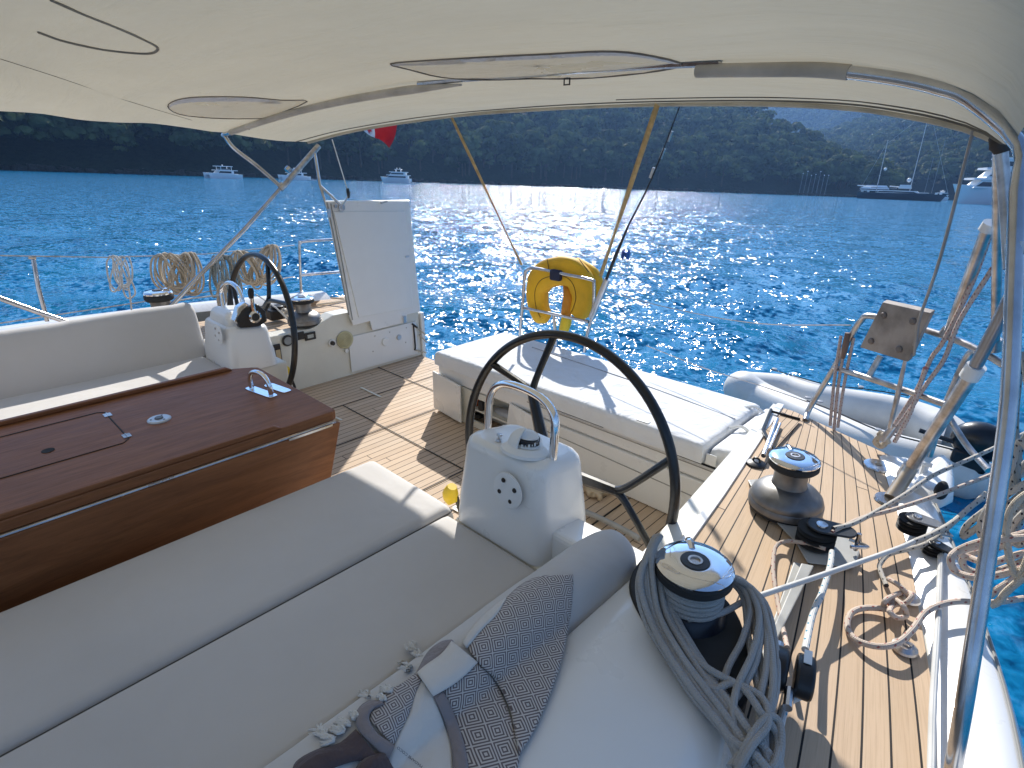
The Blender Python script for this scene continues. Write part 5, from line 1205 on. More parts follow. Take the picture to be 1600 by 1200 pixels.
m = MB(); m.tube([PY(884, 446, YB + .07), PY(888, 462, YB + .05), PY(887, 480, YB + .05), PY(884, 492, YB + .05)], [.020, .036, .042, .036], 14, 5); m.build('orange_pouch', pmat('orange_fabric', (.72, .27, .01), .6, bump=.5, bs=40, bd=.01), ll)
m = MB(); m.tube([PY(886, 494, YB + .05), PY(884, 505, YB + .05), PY(881, 516, YB + .05), PY(879, 526, YB + .05)], [.036, .040, .036, .028], 14, 5); m.build('yellow_pouch', YELP, ll)
rows = []
# fishing-rod holder and rod
fr = thing('fishing_rod', 'black fishing rod with blue reel leaning in its steel holder at the stern', 'fishing rod', PY(925, 497, 3.0))
m = MB(); m.tube([PY(949, 436, 2.98), PY(924, 496, 3.0)], .021, 14); m.build('rod_holder', ALU, fr)
m = MB(); m.tube([PY(946, 440, 2.98), PY(962, 400, 2.96), PY(982, 352, 2.95)], [.010, .011, .006], 10, 4); m.tube([PY(982, 352, 2.95), PY(1018, 280, 2.9), PY(1062, 166, 2.85), PY(1075, 130, 2.84)], [.005, .0045, .003, .002], 8, 4); m.build('rod', BLACK, fr)
m = MB(); c = PY(973, 397, 2.95); m.lathe([(0, 0), (.028, 0), (.030, .006), (.018, .012), (.018, .03), (.030, .036), (0, .04)], c, (1, .2, 0), 20); m.build('reel', pmat('blue_reel', (.03, .09, .30), .3, .5), fr)
m = MB()
for px, py in ((1050, 205), (1038, 232), (1022, 262)): m.tube([PY(px, py, 2.9), PY(px - 6, py + 16, 2.9)], .009, 7)
each('line_guide', split_islands(m), STEEL2, fr)
# webbing straps from bimini to stern rail
def strap(a, b, w, mat, label, ya, yb, sag=0):
    A_, B_ = PY(*a, ya), PY(*b, yb); t = (B_ - A_); n = t.cross(V((0, 1, .2))).normalized() * w / 2; rows = []
    for i in range(13):
        k = i / 12; tw = math.sin(k * 7) * .5; p = A_ + t * k + V((0, 0, -sag * math.sin(math.pi * k))); n2 = n * math.cos(tw) + V((0, 1, 0)) * w / 2 * math.sin(tw); rows.append([p - n2, p + n2])
    m = MB(); m.grid(rows); return single(m, 'tie_down_strap', mat, label, 'strap', B_, smooth=60, solid=.004)
strap((706, 184), (815, 414), .019, STRAP, 'ochre webbing strap from the canopy edge to the left of the horseshoe buoy', 2.42, YB, sag=-.0)
strap((1027, 164), (938, 432), .024, STRAP, 'ochre webbing strap from the canopy edge to the right of the horseshoe buoy', 2.32, YB)
m = MB(); m.tube([PY(1521, 203, 2.0), PY(1470, 400, 2.2), PY(1436, 500, 2.45), PY(1428, 540, 2.52)], .0048, 8, 5); m.tube([PY(1436, 500, 2.46), PY(1428, 555, 2.52)], .005, 8)
single(m, 'wire_stay', pmat('wire_grey', (.32, .31, .30), .5, .5), 'thin grey stay from the port canopy corner to the weathered board', 'stay', PY(1428, 540, 2.52))
m = MB(); m.tube([PY(1415, 560, 2.55), PY(1402, 620, 2.55), PY(1390, 668, 2.55)], [.006, .010, .008], 10, 4); m.tube([PY(1396, 665, 2.56), PY(1378, 688, 2.56)], [.012, .014], 10)
single(m, 'turnbuckle', STEEL2, 'steel turnbuckle of the stay below the weathered board', 'turnbuckle', PZ(1376, 690, .575))
# tackle lines at the rail
for k, (a, b, lb) in enumerate((((1314, 525), (1297, 665), 'left'), ((1319, 545), (1303, 672), 'middle'), ((1334, 528), (1309, 668), 'right'))):
    m = MB(); m.tube([PY(*a, 2.69), PY((a[0] + b[0]) / 2 - 2, (a[1] + b[1]) / 2, 2.68), PY(*b, 2.66)], .0065, 8, 4); single(m, 'tackle_line', R_RED, '%s strand of the three rose lines below the tackle block on the stern rail' % lb, 'rope', PY(*b, 2.66), group='tackle lines on the port stern rail')
m = MB(); c = PY(1320, 535, 2.68); m.tube([PY(1324, 520, 2.68), PY(1321, 540, 2.68), PY(1317, 560, 2.68)], [.009, .013, .008], 12, 4); single(m, 'tackle_block', pmat('worn_brown_block', (.20, .13, .10), .6, .2), 'worn brown tackle block lashed inside the port stern rail', 'block', c)
# thick pole (arch leg) with collar, two rods
def P3(*a): return PY(*a)
pole = thing('davit_pole', 'thick steel pole rising from the teak deck foot with a steel collar', 'pole', PZ(1400, 768, .575))
m = MB(); m.tube([PY(1422, 733, 2.30), PY(1525, 575, 2.12)], .021, 18); m.build('outer_tube', STEEL2, pole)
m = MB(); m.tube([PY(1521, 578, 2.12), PY(1562, 500, 2.08), PY(1640, 340, 2.0)], .0175, 16); m.build('inner_tube', pmat('dark_steel', (.30, .31, .34), .3, .9), pole)
m = MB(); m.tube([PZ(1393, 778, .58), PY(1424, 730, 2.30)], .0235, 18); m.build('foot_tube', pmat('bronze_tint_steel', (.55, .46, .36), .4, .9), pole)
m = MB(); m.tube([PY(1413, 744, 2.31), PY(1424, 728, 2.30)], .0265, 18); m.tube([PY(1514, 590, 2.13), PY(1526, 572, 2.12)], .0265, 18); each('collar', split_islands(m), WHITE, pole)
m = MB(); m.lathe([(0, 0), (.050, 0), (.046, .007), (0, .008)], PZ(1390, 782, .574), seg=28); m.build('foot_plate', STEEL, pole)
p4 = thing('davit_strut', 'slimmer steel strut behind the thick pole, ending in the deck by the fairlead', 'pole', PZ(1446, 705, .575))
m = MB(); m.tube([PZ(1444, 712, .575), PY(1475, 655, 2.72), PY(1530, 560, 2.66), PY(1580, 470, 2.6), PY(1640, 360, 2.55)], .0115, 12, 3); m.build('tube', STEEL2, p4)
p5 = thing('boarding_ladder_pole', 'steel pole with white end cap clamped upright to the port stern rail', 'pole', PY(1470, 560, 2.58))
m = MB(); m.tube([PY(1482, 520, 2.55), PY(1543, 355, 2.3)], .016, 14); m.build('tube', STEEL2, p5)
m = MB(); m.tube([PY(1541, 360, 2.3), PY(1549, 348, 2.29)], .022, 12); m.build('end_cap', WHITE, p5)
m = MB(); m.tube([PY(1478, 524, 2.56), PY(1486, 514, 2.56)], .026, 12); m.build('clamp', STEEL2, p5)
for k, (L, lb) in enumerate(((((1552, 352), (1520, 440), (1476, 530), (1455, 560), (1432, 610), (1395, 668)), 'rose flecked halyard tied down at the turnbuckle, upper end by the white cap'), (((1552, 418), (1500, 500), (1476, 560), (1448, 600), (1415, 650), (1380, 695)), 'lower of two rose flecked halyards, crossing the port rail to the deck edge'), (((1446, 575), (1438, 600), (1420, 650), (1398, 690)), 'short rose line under the mid rail beside the turnbuckle'))):
    m = MB(); m.tube([PY(px, py, 2.36 + .05 * i) for i, (px, py) in enumerate(L)], .0078, 9, 5); single(m, 'halyard', R_RED, lb, 'rope', PY(*L[0], 2.36))
m = MB(); m.tube([PY(1372, 675, 2.57), PY(1385, 685, 2.57), PY(1378, 697, 2.57), PY(1368, 690, 2.57), PY(1380, 680, 2.56), PY(1388, 692, 2.57)], .012, 8, 4); single(m, 'rope_knot', R_TAN, 'frayed tan knot where the halyards meet the deck edge', 'rope', PY(1378, 690, 2.57))

# ---------------------------------------------------------------- starboard lifelines and rope hanks
XL = -4.86
ll_ = thing('lifeline', 'thin starboard lifelines with leaning stanchion behind the far backrest', 'lifeline', PX(96, 498, XL))
m = MB(); m.tube([PX(-250, 395, XL), PX(165, 402, XL), PX(320, 397, XL), PX(460, 383, XL)], .004, 6); m.build('upper_wire', STEEL2, ll_)
m = MB(); m.tube([PX(-100, 520, XL), PX(180, 478, XL), PX(300, 460, XL), PX(460, 432, XL)], .004, 6); m.build('lower_wire', STEEL2, ll_)
m = MB(); m.tube([PX(52, 405, XL), PX(60, 450, XL), PX(74, 502, XL)], .014, 10); m.tube([PX(56, 404, XL), PX(44, 402, XL)], .012, 8); m.build('stanchion', STEEL, ll_)
rail('boarding_rail', 'starboard steel rail frame beside the open locker lid', [[PX(471, 470, XL), PX(468, 385, XL), PX(470, 380, XL), PX(480, 377, XL), PX(560, 372, XL), PX(640, 368, XL)], [PX(470, 430, XL), PX(530, 425, XL), PX(600, 418, XL)]], mat=STEEL, r=.013, names={0: 'top_rail', 1: 'mid_rail'})
sr = thing('stern_line', 'cream mooring line running along the starboard deck edge past the winches', 'rope', PX(270, 470, -4.7))
m = MB(); m.tube([PX(265, 472, -4.6), PX(300, 466, -4.6), PX(345, 461, -4.6)], .006, 8); m.tube([PX(400, 460, -4.6), PX(430, 480, -4.3), PX(450, 500, -4.2)], .006, 8, 3); each('line', split_islands(m), R_WHT, sr)
# rope tail on the far deck
m = MB()
for k in range(4): m.tube([PZ(435 + k * 4, 478 + 2 * k, .56), PZ(445 + k * 3, 492, .53), PZ(455, 500 + k, .50)], .006, 7, 3)
single(m, 'rope_tail', R_TAN, 'bunch of tan rope ends on the far deck by the clutches', 'rope', PZ(445, 492, .52))
m = MB(); c = PZ(432, 492, .50); m.box(c.x - .06, c.x + .06, c.y - .07, c.y + .07, c.z - .03, c.z + .05); m.box(c.x - .05, c.x + .05, c.y - .02, c.y + .05, c.z + .05, c.z + .075); single(m, 'rope_clutch', BLACK, 'black rope clutch on the far side deck behind the steering wheel', 'rope clutch', c, bevel=.01)
m = MB(); c = PZ(523, 494, .47); m.tube([c + V((0, -.10, .01)), c + V((0, .1, .02))], .018, 8); single(m, 'deck_pad', BLACK, 'flat black fitting on the far deck beside the open lid', 'deck fitting', c)
m = MB(); m.tube([PZ(492, 466, .50), PZ(510, 465, .50), PZ(540, 468, .50), PZ(520, 473, .50), PZ(495, 476, .50)], .008, 8, 5); single(m, 'short_line', R_TAN, 'short cream rope lying along the far toe rail', 'rope', PZ(510, 465, .5))
def hank(cx, cy, rx, ry, n, mat, label, r=.008, seed=1, X0=XL, tilt=0, spread=8, name='rope_hank'):
    rr = random.Random(seed); P = []
    for k in range(n):
        ax = cx + spread * ((k + .5) / n * 2 - 1) + rr.uniform(-2, 2); a_ = rx * rr.uniform(.55, 1.08); b_ = ry * rr.uniform(.82, 1.06); tl = tilt + rr.uniform(-.16, .16); top = cy - ry; dx = rr.uniform(-.06, .06)
        for q in range(9):
            t_ = 2 * math.pi * q / 9; u = a_ * math.sin(t_) * (1 - .35 * math.cos(t_)); v = b_ - b_ * math.cos(t_)
            P.append(PX(ax + u + tl * v, top + v + rr.uniform(-1, 1) + abs(ax - cx) * .15, X0 + dx + .03 * math.sin(t_)))
    m = MB(); m.tube(P, r, 7, 3); return single(m, name, mat, label, 'rope coil', P[0], smooth=60)
hank(176, 425, 11, 26, 3, R_WHT, 'thin white rope coil at the left end of the starboard lifeline', .006, 11, tilt=.25)
hank(192, 428, 9, 28, 3, R_WHT, 'thin white rope coil just right of the leftmost one on the lifeline', .006, 12, tilt=-.05)
m = MB(); m.tube([PX(190, 430, XL), PX(193, 455, XL), PX(200, 466, XL), PX(211, 460, XL), PX(208, 445, XL), PX(200, 434, XL), PX(204, 470, XL), PX(207, 500, XL)], .006, 7, 5); single(m, 'rope_tail', R_WHT, 'loose white tail below the thin coils on the lifeline', 'rope', PX(190, 430, XL))
hank(258, 426, 20, 30, 9, R_TAN, 'broad tan rope coil on the lifeline, left half of the pair above the far winch', .0078, 21, tilt=.35, spread=14)
hank(295, 426, 16, 31, 9, R_TAN, 'broad tan rope coil on the lifeline, right half of the pair above the far winch', .0078, 33, tilt=-.1, spread=10)
hank(346, 430, 11, 32, 9, R_GRN, 'dark flecked rope coil on the lifeline behind the far pedestal', .0085, 41, tilt=.1, spread=14)
hank(376, 420, 15, 28, 8, R_TAN, 'tan rope coil on the lifeline behind the rim of the far steering wheel', .0078, 55, tilt=.45, spread=9)
hank(424, 414, 17, 31, 9, R_TAN, 'brown and tan rope coil on the lifeline beside the far steering wheel', .0078, 61, tilt=-.25, spread=8)
hank(346, 462, 7, 22, 4, R_TAN, 'short tan rope bundle hanging below the dark coil', .007, 71, X0=-4.7, spread=3)
for k, (L, lb) in enumerate(((((946, 455), (1050, 482), (1180, 505), (1330, 508)), 'upper thin guard line over the water between the buoy rail and the port rail'), (((1010, 540), (1100, 575), (1180, 600), (1262, 628)), 'lower thin guard line over the water between the bench and the port rail'))):
    m = MB(); m.tube([PY(px, py, lerp(3.0, 2.72, i / 3)) for i, (px, py) in enumerate(L)], .0028, 6, 5); single(m, 'guard_line', STEEL2, lb, 'line', PY(*L[0], 3.0))

# ---------------------------------------------------------------- bimini
bim = thing('bimini', 'cream canvas bimini canopy on bent steel tubes over the cockpit', 'bimini', (-2.2, 1.2, 1.9))
edge_px = [(480, 222, 2.34), (560, 202, 2.58), (700, 181, 2.76), (850, 169, 2.78), (1000, 162, 2.68), (1180, 160, 2.46), (1320, 165, 2.28), (1420, 178, 2.16), (1500, 195, 2.05), (1550, 212, 1.96), (1563, 218, 1.93)]
bow_px = [(348, 207), (420, 182), (500, 160), (600, 140), (700, 127), (880, 113), (1060, 102), (1200, 98), (1290, 98), (1400, 110), (1480, 128), (1540, 155), (1575, 185), (1590, 212)]
edge = [PY(a, b, y) for a, b, y in edge_px]; bow = [PY(a, b, 1.65) for a, b in bow_px]
NB = 64
def resamp(P, n):
    Q = cat(P, 8); L = [0]
    for a, b in zip(Q, Q[1:]): L.append(L[-1] + (b - a).length)
    out = []
    for k in range(n):
        s = L[-1] * k / (n - 1); i = min(max(np.searchsorted(L, s) - 1, 0), len(Q) - 2); f = (s - L[i]) / max(1e-9, L[i + 1] - L[i]); out.append(Q[i].lerp(Q[i + 1], f))
    return out
E_ = resamp(edge, NB); B_ = resamp(bow, NB)
def shifted(y, dz, xl, xr): 
    out = []
    for k, p in enumerate(B_):
        t = k / (NB - 1); out.append(V((lerp(xl, xr, (p.x - B_[0].x) / (B_[-1].x - B_[0].x)), y, p.z + dz)))
    return out
secs = [E_, B_, shifted(1.0, .045, -4.19, -.06), shifted(.3, .07, -4.24, -.0), shifted(-.5, .05, -4.28, .02), shifted(-1.5, .0, -4.3, .02)]
rows = []
for si in range(len(secs) - 1):
    for k in range(10):
        t = k / 10; r_ = []
        for j in range(NB):
            p0 = secs[max(si - 1, 0)][j]; p1 = secs[si][j]; p2 = secs[si + 1][j]; p3 = secs[min(si + 2, len(secs) - 1)][j]
            if si == 0: q_ = p1.lerp(p2, t); q_.z -= .012 * math.sin(math.pi * t)
            else:
                q_ = 0.5 * ((2 * p1) + (p2 - p0) * t + (2 * p0 - 5 * p1 + 4 * p2 - p3) * t * t + (3 * p1 - p0 - 3 * p2 + p3) * t ** 3) if si > 1 else p1.lerp(p2, t)
            d_ = V((q_.x + q_.y * 1.6, q_.y * .5 - q_.x * .1, 0)); amp = .005 if si == 0 else .017
            q_.z += amp * mnoise.noise(V((d_.x * 1.3, d_.y * 3.2, 5))) + amp * .5 * mnoise.noise(V((d_.x * .9, d_.y * 9, 9)))
            r_.append(q_)
        rows.append(r_)
rows.append(secs[-1])
CAN = rows
t = NT('bimini_canvas'); o = t.obj(); f = t.noise(1.1, 5); st = t.noise(3.5, 4, vec=t.scale(o, (.35, 2.2, 1)))
t.set(Base_Color=t.mix(t.math('MULTIPLY', t.math('SUBTRACT', st, .35), 1.5, clamp=True), t.ramp(f, [(.3, (.50, .45, .345)), (.7, (.63, .575, .455))]), (.46, .41, .315)), Roughness=.9)
t.b.inputs['Specular IOR Level'].default_value = .1
bb = t.bump(t.noise(2.4, 4, vec=t.scale(o, (.5, 2.4, 1)), dist=.5), .9, .05); t.bump(t.noise(700, 2), .15, .0006, bb)
tr = t.node('ShaderNodeBsdfTranslucent'); tr.inputs[0].default_value = (.72, .63, .45, 1); mx = t.node('ShaderNodeMixShader'); mx.inputs[0].default_value = .26
t.link(t.b.outputs[0], mx.inputs[1]); t.link(tr.outputs[0], mx.inputs[2]); t.link(mx.outputs[0], t.out.inputs[0]); CANV = t.m
m = MB(); m.grid(CAN); m.build('canopy', CANV, bim, smooth=70)
# z lookup by ray march onto the canopy grid
from mathutils.bvhtree import BVHTree
vv = [v for r in CAN for v in r]; nc_ = NB; ff = [(i * nc_ + j, i * nc_ + j + 1, (i + 1) * nc_ + j + 1, (i + 1) * nc_ + j) for i in range(len(CAN) - 1) for j in range(nc_ - 1)]
CB_T = BVHTree.FromPolygons([tuple(v) for v in vv], ff)
def oncan(px, py, off=.006):
    d = V(ray(px, py)).normalized(); h = CB_T.ray_cast(V(CB), d)
    return (h[0] - d * off) if h[0] is not None else V(CB) + d * 1.5
HEM = pmat('canvas_hem', (.50, .45, .35), .9, bump=.3, bs=90); HEMD = pmat('stitch_grey', (.16, .15, .13), .9)
m = MB(); m.tube([p + V((0, .004, -.004)) for p in E_], .011, 8); m.build('hem', HEM, bim)
m = MB(); m.tube([p.lerp(q, .17) + V((0, 0, -.010)) for p, q in zip(E_, B_)], .003, 6); m.tube([p.lerp(q, .30) + V((0, 0, -.012)) for p, q in zip(E_, B_)][40:], .002, 6); each('seam', split_islands(m), HEMD, bim)
# bow tube
SL = pmat('grey_sleeve', (.56, .51, .44), .85, bump=.3, bs=90)
full = [PY(350, 214, 1.66), PY(346, 207, 1.65)]
bt = [p + V((0, 0, -.016)) for p in B_]
m = MB(); m.tube([PY(438, 291, 1.9), PY(400, 258, 1.78), PY(366, 232, 1.68), PY(352, 214, 1.65)] + bt[:4], .013, 14, 4); m.build('bow_tube', STEEL, bim)
kA = next(i for i, p in enumerate(bt) if p.x > PY(1286, 98, 1.65).x)
kM = next(i for i, p in enumerate(bt) if p.x > PY(720, 127, 1.65).x); kN = next(i for i, p in enumerate(bt) if p.x > PY(1060, 102, 1.65).x)
m = MB(); m.tube(bt[2:kM + 1], [.017] * (kM - 6) + [.016, .013, .010, .007, .004], 12, 2); m.build('sleeve', SL, bim)
m = MB(); m.tube(bt[kN:kA + 1], .017, 14, 2); m.build('sleeve', SL, bim)
leg = [PY(1590, 300, 1.55), PY(1584, 450, 1.48), PY(1577, 620, 1.40), PY(1560, 760, 1.33), PY(1535, 920, 1.25), PY(1510, 1080, 1.16), PZ(1487, 1215, .59)]
m = MB(); m.tube(bt[kA - 1:-2] + [PY(1594, 228, 1.62)] + leg, .0145, 16, 3); m.build('bow_tube', STEEL, bim)
m = MB(); m.tube([p + V((0, .016, .006)) for p in bt[kA - 1:-4]], .010, 10, 2); m.build('sleeve', HEM, bim)
# middle hidden stretch of the tube
m = MB(); m.tube([p + V((0, 0, .02)) for p in bt[kM - 4:kN + 2]], .012, 8); m.build('bow_tube', STEEL, bim)
# aft hoop legs
m = MB(); m.tube([PY(1563, 222, 1.93), PY(1570, 300, 1.92), PY(1575, 380, 1.90), PY(1578, 420, 1.88)], .014, 12, 4); m.build('hoop_leg', STEEL2, bim)
m = MB(); m.tube([PY(1560, 240, 2.0), PY(1558, 400, 2.22), PY(1555, 540, 2.45)], .013, 12, 4); m.build('hoop_leg', STEEL2, bim)
m = MB(); m.tube([PY(1555, 530, 2.44), PY(1553, 548, 2.45)], .020, 12); m.build('foot_clamp', STEEL2, bim)
m = MB(); m.tube([PY(1556, 212, 1.94), PY(1565, 225, 1.93), PY(1568, 238, 1.93)], [.016, .026, .018], 12, 3); m.build('corner_boot', pmat('dark_canvas', (.06, .05, .045), .9), bim)
m = MB(); m.tube([PY(1592, 380, 1.52), PY(1591, 398, 1.515)], .022, 14); m.build('clamp', STEEL2, bim)
m = MB(); m.tube([PY(1608, 250, 1.62), PY(1592, 330, 1.56), PY(1590, 390, 1.53)], .013, 12, 3); m.build('hoop_leg', STEEL2, bim)
# starboard: diagonal tube down to the deck
m = MB(); m.tube([PX(494, 232, -4.28), PX(440, 292, -4.28), PX(380, 360, -4.28), PX(310, 432, -4.28), PX(240, 508, -4.28)], .0155, 14); m.build('hoop_leg', STEEL, bim)
m = MB(); m.tube([PX(498, 228, -4.27), PX(438, 296, -4.27)], .021, 14); m.build('slide_sleeve', STEEL2, bim)
m = MB(); m.tube([PX(-60, 445, -4.3), PX(0, 466, -4.3), PX(60, 488, -4.3), PX(105, 503, -4.3)], .015, 12); m.build('brace', STEEL, bim)
for px, py in ((452, 262), (441, 287)): m = MB(); m.tube([PX(px, py, -4.28), PX(px - 4, py + 5, -4.28)], .022, 12); m.build('clamp', STEEL, bim)
# zipped pockets
ZIPM = pmat('zip_taupe', (.22, .19, .16), .8); GATH = pmat('gathered_white_canvas', (.74, .72, .72), .8, var=.08, vs=30)
def pocket(poly, name, seg=3, off=.012, gather=None):
    P = cat([V((a, b, 0)) for a, b in poly], seg, True); pts = [oncan(p.x, p.y, off) for p in P]; cen_ = oncan(sum(p.x for p in P) / len(P), sum(p.y for p in P) / len(P), off + .006)
    m = MB(); rws = []
    for k in range(7):
        rws.append([cen_.lerp(p, k / 6) + V((0, 0, .004 * mnoise.noise(p * 12 + V((0, 0, k))))) for p in pts])
    m.grid(rws, closed_u=True); f = m.build(name, POCK, bim, smooth=70)
    m = MB(); m.tube([p + V((0, 0, -.002)) for p in pts], .0026, 6, closed=True); m.build('zip', ZIPM, f)
    if gather:
        a_, b_ = gather; rws = []
        G_ = cat([V((a, b, 0)) for a, b in poly[a_:b_]], 14)
        for i, p in enumerate(G_):
            w_ = 5 + 3.5 * math.sin(math.pi * i / len(G_)) + 1.2 * mnoise.noise(V((i * .9, 0, 3))); wv = .004 * math.sin(i * 1.9) + .003 * math.sin(i * .83)
            rws.append([oncan(p.x, p.y + 2, off + .004), oncan(p.x, p.y + w_ * .5, off + .012 + wv), oncan(p.x, p.y + w_, off + .008)])
        m = MB(); m.grid(rws); m.build('gathered_edge', GATH, f, smooth=80)
def pocket_mat():
    t = NT('pocket_canvas'); f = t.noise(9, 4, vec=t.scale(t.obj(), (1, 3, 1))); t.set(Base_Color=t.ramp(f, [(.3, (.80, .76, .70)), (.7, (.90, .87, .82))]), Roughness=.8); t.bump(f, .8, .03)
    tr = t.node('ShaderNodeBsdfTranslucent'); tr.inputs[0].default_value = (.95, .92, .86, 1); mx = t.node('ShaderNodeMixShader'); mx.inputs[0].default_value = .65
    t.link(t.b.outputs[0], mx.inputs[1]); t.link(tr.outputs[0], mx.inputs[2]); t.link(mx.outputs[0], t.out.inputs[0]); return t.m
POCK = pocket_mat()
pocket([(610, 99), (660, 94), (760, 88), (860, 83), (940, 79), (1000, 83), (1062, 97), (1050, 106), (980, 116), (900, 122), (830, 122), (760, 124), (690, 120), (640, 108)], 'pocket', gather=(0, 7))
pocket([(262, 166), (275, 156), (310, 151), (380, 151), (440, 156), (480, 158), (420, 182), (390, 185), (330, 184), (280, 178)], 'pocket', gather=(0, 5))
m = MB(); m.tube([oncan(*p, .006) for p in ((80, 0), (130, 22), (180, 42), (225, 62), (246, 74), (240, 82), (215, 83), (160, 77), (100, 64), (60, 50))], .0045, 6, 5); m.build('seam', pmat('seam_tan', (.30, .27, .22), .9), bim)
m = MB(); m.tube([oncan(*p, .005) for p in ((0, 92), (100, 124), (200, 158), (300, 188))], .0012, 5, 4); m.build('seam', HEMD, bim)
def buckle(px, py, s=1):
    c = oncan(px, py, .015); m = MB(); q_ = V((0, 0, 1)); xx = V((.012 * s, 0, 0)); m.tube([c + xx, c + xx - q_ * .02 * s, c - xx - q_ * .02 * s, c - xx], .0032, 6, closed=True); m.tube([c + V((0, 0, .02)), c], .004, 6); m.build('buckle', pmat('buckle_dark', (.06, .055, .05), .4, .6), bim)
buckle(886, 122); buckle(468, 172, .9); buckle(388, 198, .8)
# ---------------------------------------------------------------- flag
fl = thing('flag', 'red and white flag on the stern, its upper half hidden behind the canopy edge', 'flag', PY(560, 206, 3.3))
def fpt(u, v):
    a, b, c, d = V((548, 150, 0)), V((640, 150, 0)), V((612, 240, 0)), V((560, 198, 0))
    p = (a * (1 - u) + b * u) * (1 - v) + (d * (1 - u) + V((607, 232, 0)) * u) * v
    return PY(p.x + 3 * math.sin(v * 7 + u * 2), p.y + 3 * math.sin(u * 6), 3.3 + .05 * math.sin(u * 7 + v * 2) + .02 * math.sin(v * 9))
RED = pmat('red_bunting', (.62, .02, .03), .8, var=.06); WB = pmat('white_bunting', (.75, .74, .74), .8)
for nm, u0, u1, mt in (('white_field', .0, .48, WB), ('red_field', .48, 1, RED)):
    m = MB(); m.grid([[fpt(lerp(u0, u1, i / 14), j / 16) for i in range(15)] for j in range(17)]); m.build(nm, mt, fl, smooth=70)
m = MB(); m.add([fpt(a, b) + V((0, -.012, 0)) for a, b in ((.26, .74), (.29, .80), (.25, .84), (.31, .88), (.34, .95), (.37, .88), (.43, .86), (.39, .80), (.41, .74))], [tuple(range(9))]); m.build('leaf_emblem', RED, fl, smooth=0)
# ---------------------------------------------------------------- towel over the near bolster
bm_ = bpy.data.objects['backrest_cushion']; cov = [c for c in bolN.children if c.name.startswith('cover')][0]
b0 = base(bolN); vs = [tuple(v.co + b0) for v in cov.data.vertices]; fs = [tuple(p.vertices) for p in cov.data.polygons]
n0 = len(vs); vs += [(-.66, -1.5, .662), (0, -1.5, .662), (0, 1.4, .662), (-.66, 1.4, .662), (-2, -1.5, .462), (-.9, -1.5, .462), (-.9, 1.3, .462), (-2, 1.3, .462)]; fs += [(n0, n0 + 1, n0 + 2, n0 + 3), (n0 + 4, n0 + 5, n0 + 6, n0 + 7)]
TWT = BVHTree.FromPolygons(vs, fs)
def ont(px, py, off=.006):
    d = V(ray(px, py)).normalized(); h = TWT.ray_cast(V(CB), d); return h[0] - d * off
tow = thing('towel', 'patterned taupe and white towel with tassels draped over the near backrest bolster', 'towel', ont(760, 1060))
def diamond(name, c1, c2, rot, cell):
    t = NT(name); mp = t.node('ShaderNodeMapping'); t.link(t.uv(), mp.inputs['Vector']); mp.inputs['Rotation'].default_value = (0, 0, rot); mp.inputs['Scale'].default_value = (1 / cell, 1 / cell, 1)
    sp = t.node('ShaderNodeSeparateXYZ'); t.link(mp.outputs[0], sp.inputs[0])
    x = t.math('ABSOLUTE', t.math('SUBTRACT', t.math('FRACT', sp.outputs[0]), .5)); y = t.math('ABSOLUTE', t.math('SUBTRACT', t.math('FRACT', sp.outputs[1]), .5)); d = t.math('MAXIMUM', x, y)
    s = t.math('SINE', t.math('MULTIPLY', d, 2 * math.pi * 6.5)); k = t.math('ADD', t.math('MULTIPLY', s, 1.6), .5, clamp=True)
    w = t.noise(1500, 2); col = t.mix(k, c1, c2); col = t.mix(t.math('MULTIPLY', t.math('SUBTRACT', w, .5), .8, clamp=True), col, c1)
    t.set(Base_Color=col, Roughness=.92); t.b.inputs['Specular IOR Level'].default_value = .1; t.b.inputs['Sheen Weight'].default_value = .2; t.bump(w, .3, .001); return t.m
DI = diamond('diamond_weave', (.155, .125, .125), (.60, .56, .52), math.radians(28), .036)
DI2 = diamond('diamond_weave_fine', (.16, .135, .14), (.56, .53, .51), math.radians(10), .030)
TW = fabric('towel_white', (.70, .66, .61), .25, 12); TT = fabric('towel_taupe', (.27, .235, .235), .3, 30); TB_ = fabric('towel_brown', (.10, .07, .07), .4, 20)
TS = fabric('tassel_cotton', (.66, .64, .60), .4, 60)
def patch(name, left, right, mat, off, n=26, m_=20, puff=.004, par=None, nz=1):
    "surface between two pixel polylines, laid on the bolster"
    Lc = cat([V((a, b, 0)) for a, b in left], 8); Rc = cat([V((a, b, 0)) for a, b in right], 8)
    def at(C, t): f = t * (len(C) - 1); i = min(int(f), len(C) - 2); return C[i].lerp(C[i + 1], f - i)
    rows = []
    for i in range(n + 1):
        a, b = at(Lc, i / n), at(Rc, i / n); r = []
        for j in range(m_ + 1):
            p = a.lerp(b, j / m_); o_ = off + puff * min(1, 4 * j / m_, 4 * (1 - j / m_)) * nz * (1 + mnoise.noise(V((p.x * .03, p.y * .03, off * 100))))
            q = ont(p.x, p.y, max(.003, o_)); r.append(q)
        rows.append(r)
    m = MB(); m.grid(rows, uv=lambda i, j: (rows[i][j].x * .85 - rows[i][j].z * .9, rows[i][j].y)); return m.build(name, mat, par or tow, smooth=80, solid=.003)
patch('upper_fold', [(846, 900), (822, 909), (796, 930), (760, 975), (732, 1008), (746, 1034)], [(895, 898), (895, 920), (890, 970), (878, 1030), (862, 1080), (845, 1120)], DI, .010)
patch('upper_fold', [(746, 1034), (762, 1046), (782, 1075), (798, 1110), (806, 1150), (812, 1176)], [(845, 1120), (840, 1132), (832, 1146), (825, 1158), (818, 1168), (813, 1177)], DI, .010)
patch('lower_fold', [(693, 1079), (702, 1100), (712, 1130), (722, 1160), (728, 1185), (732, 1225)], [(746, 1036), (768, 1056), (790, 1100), (806, 1150), (812, 1185), (800, 1225)], DI, .005)
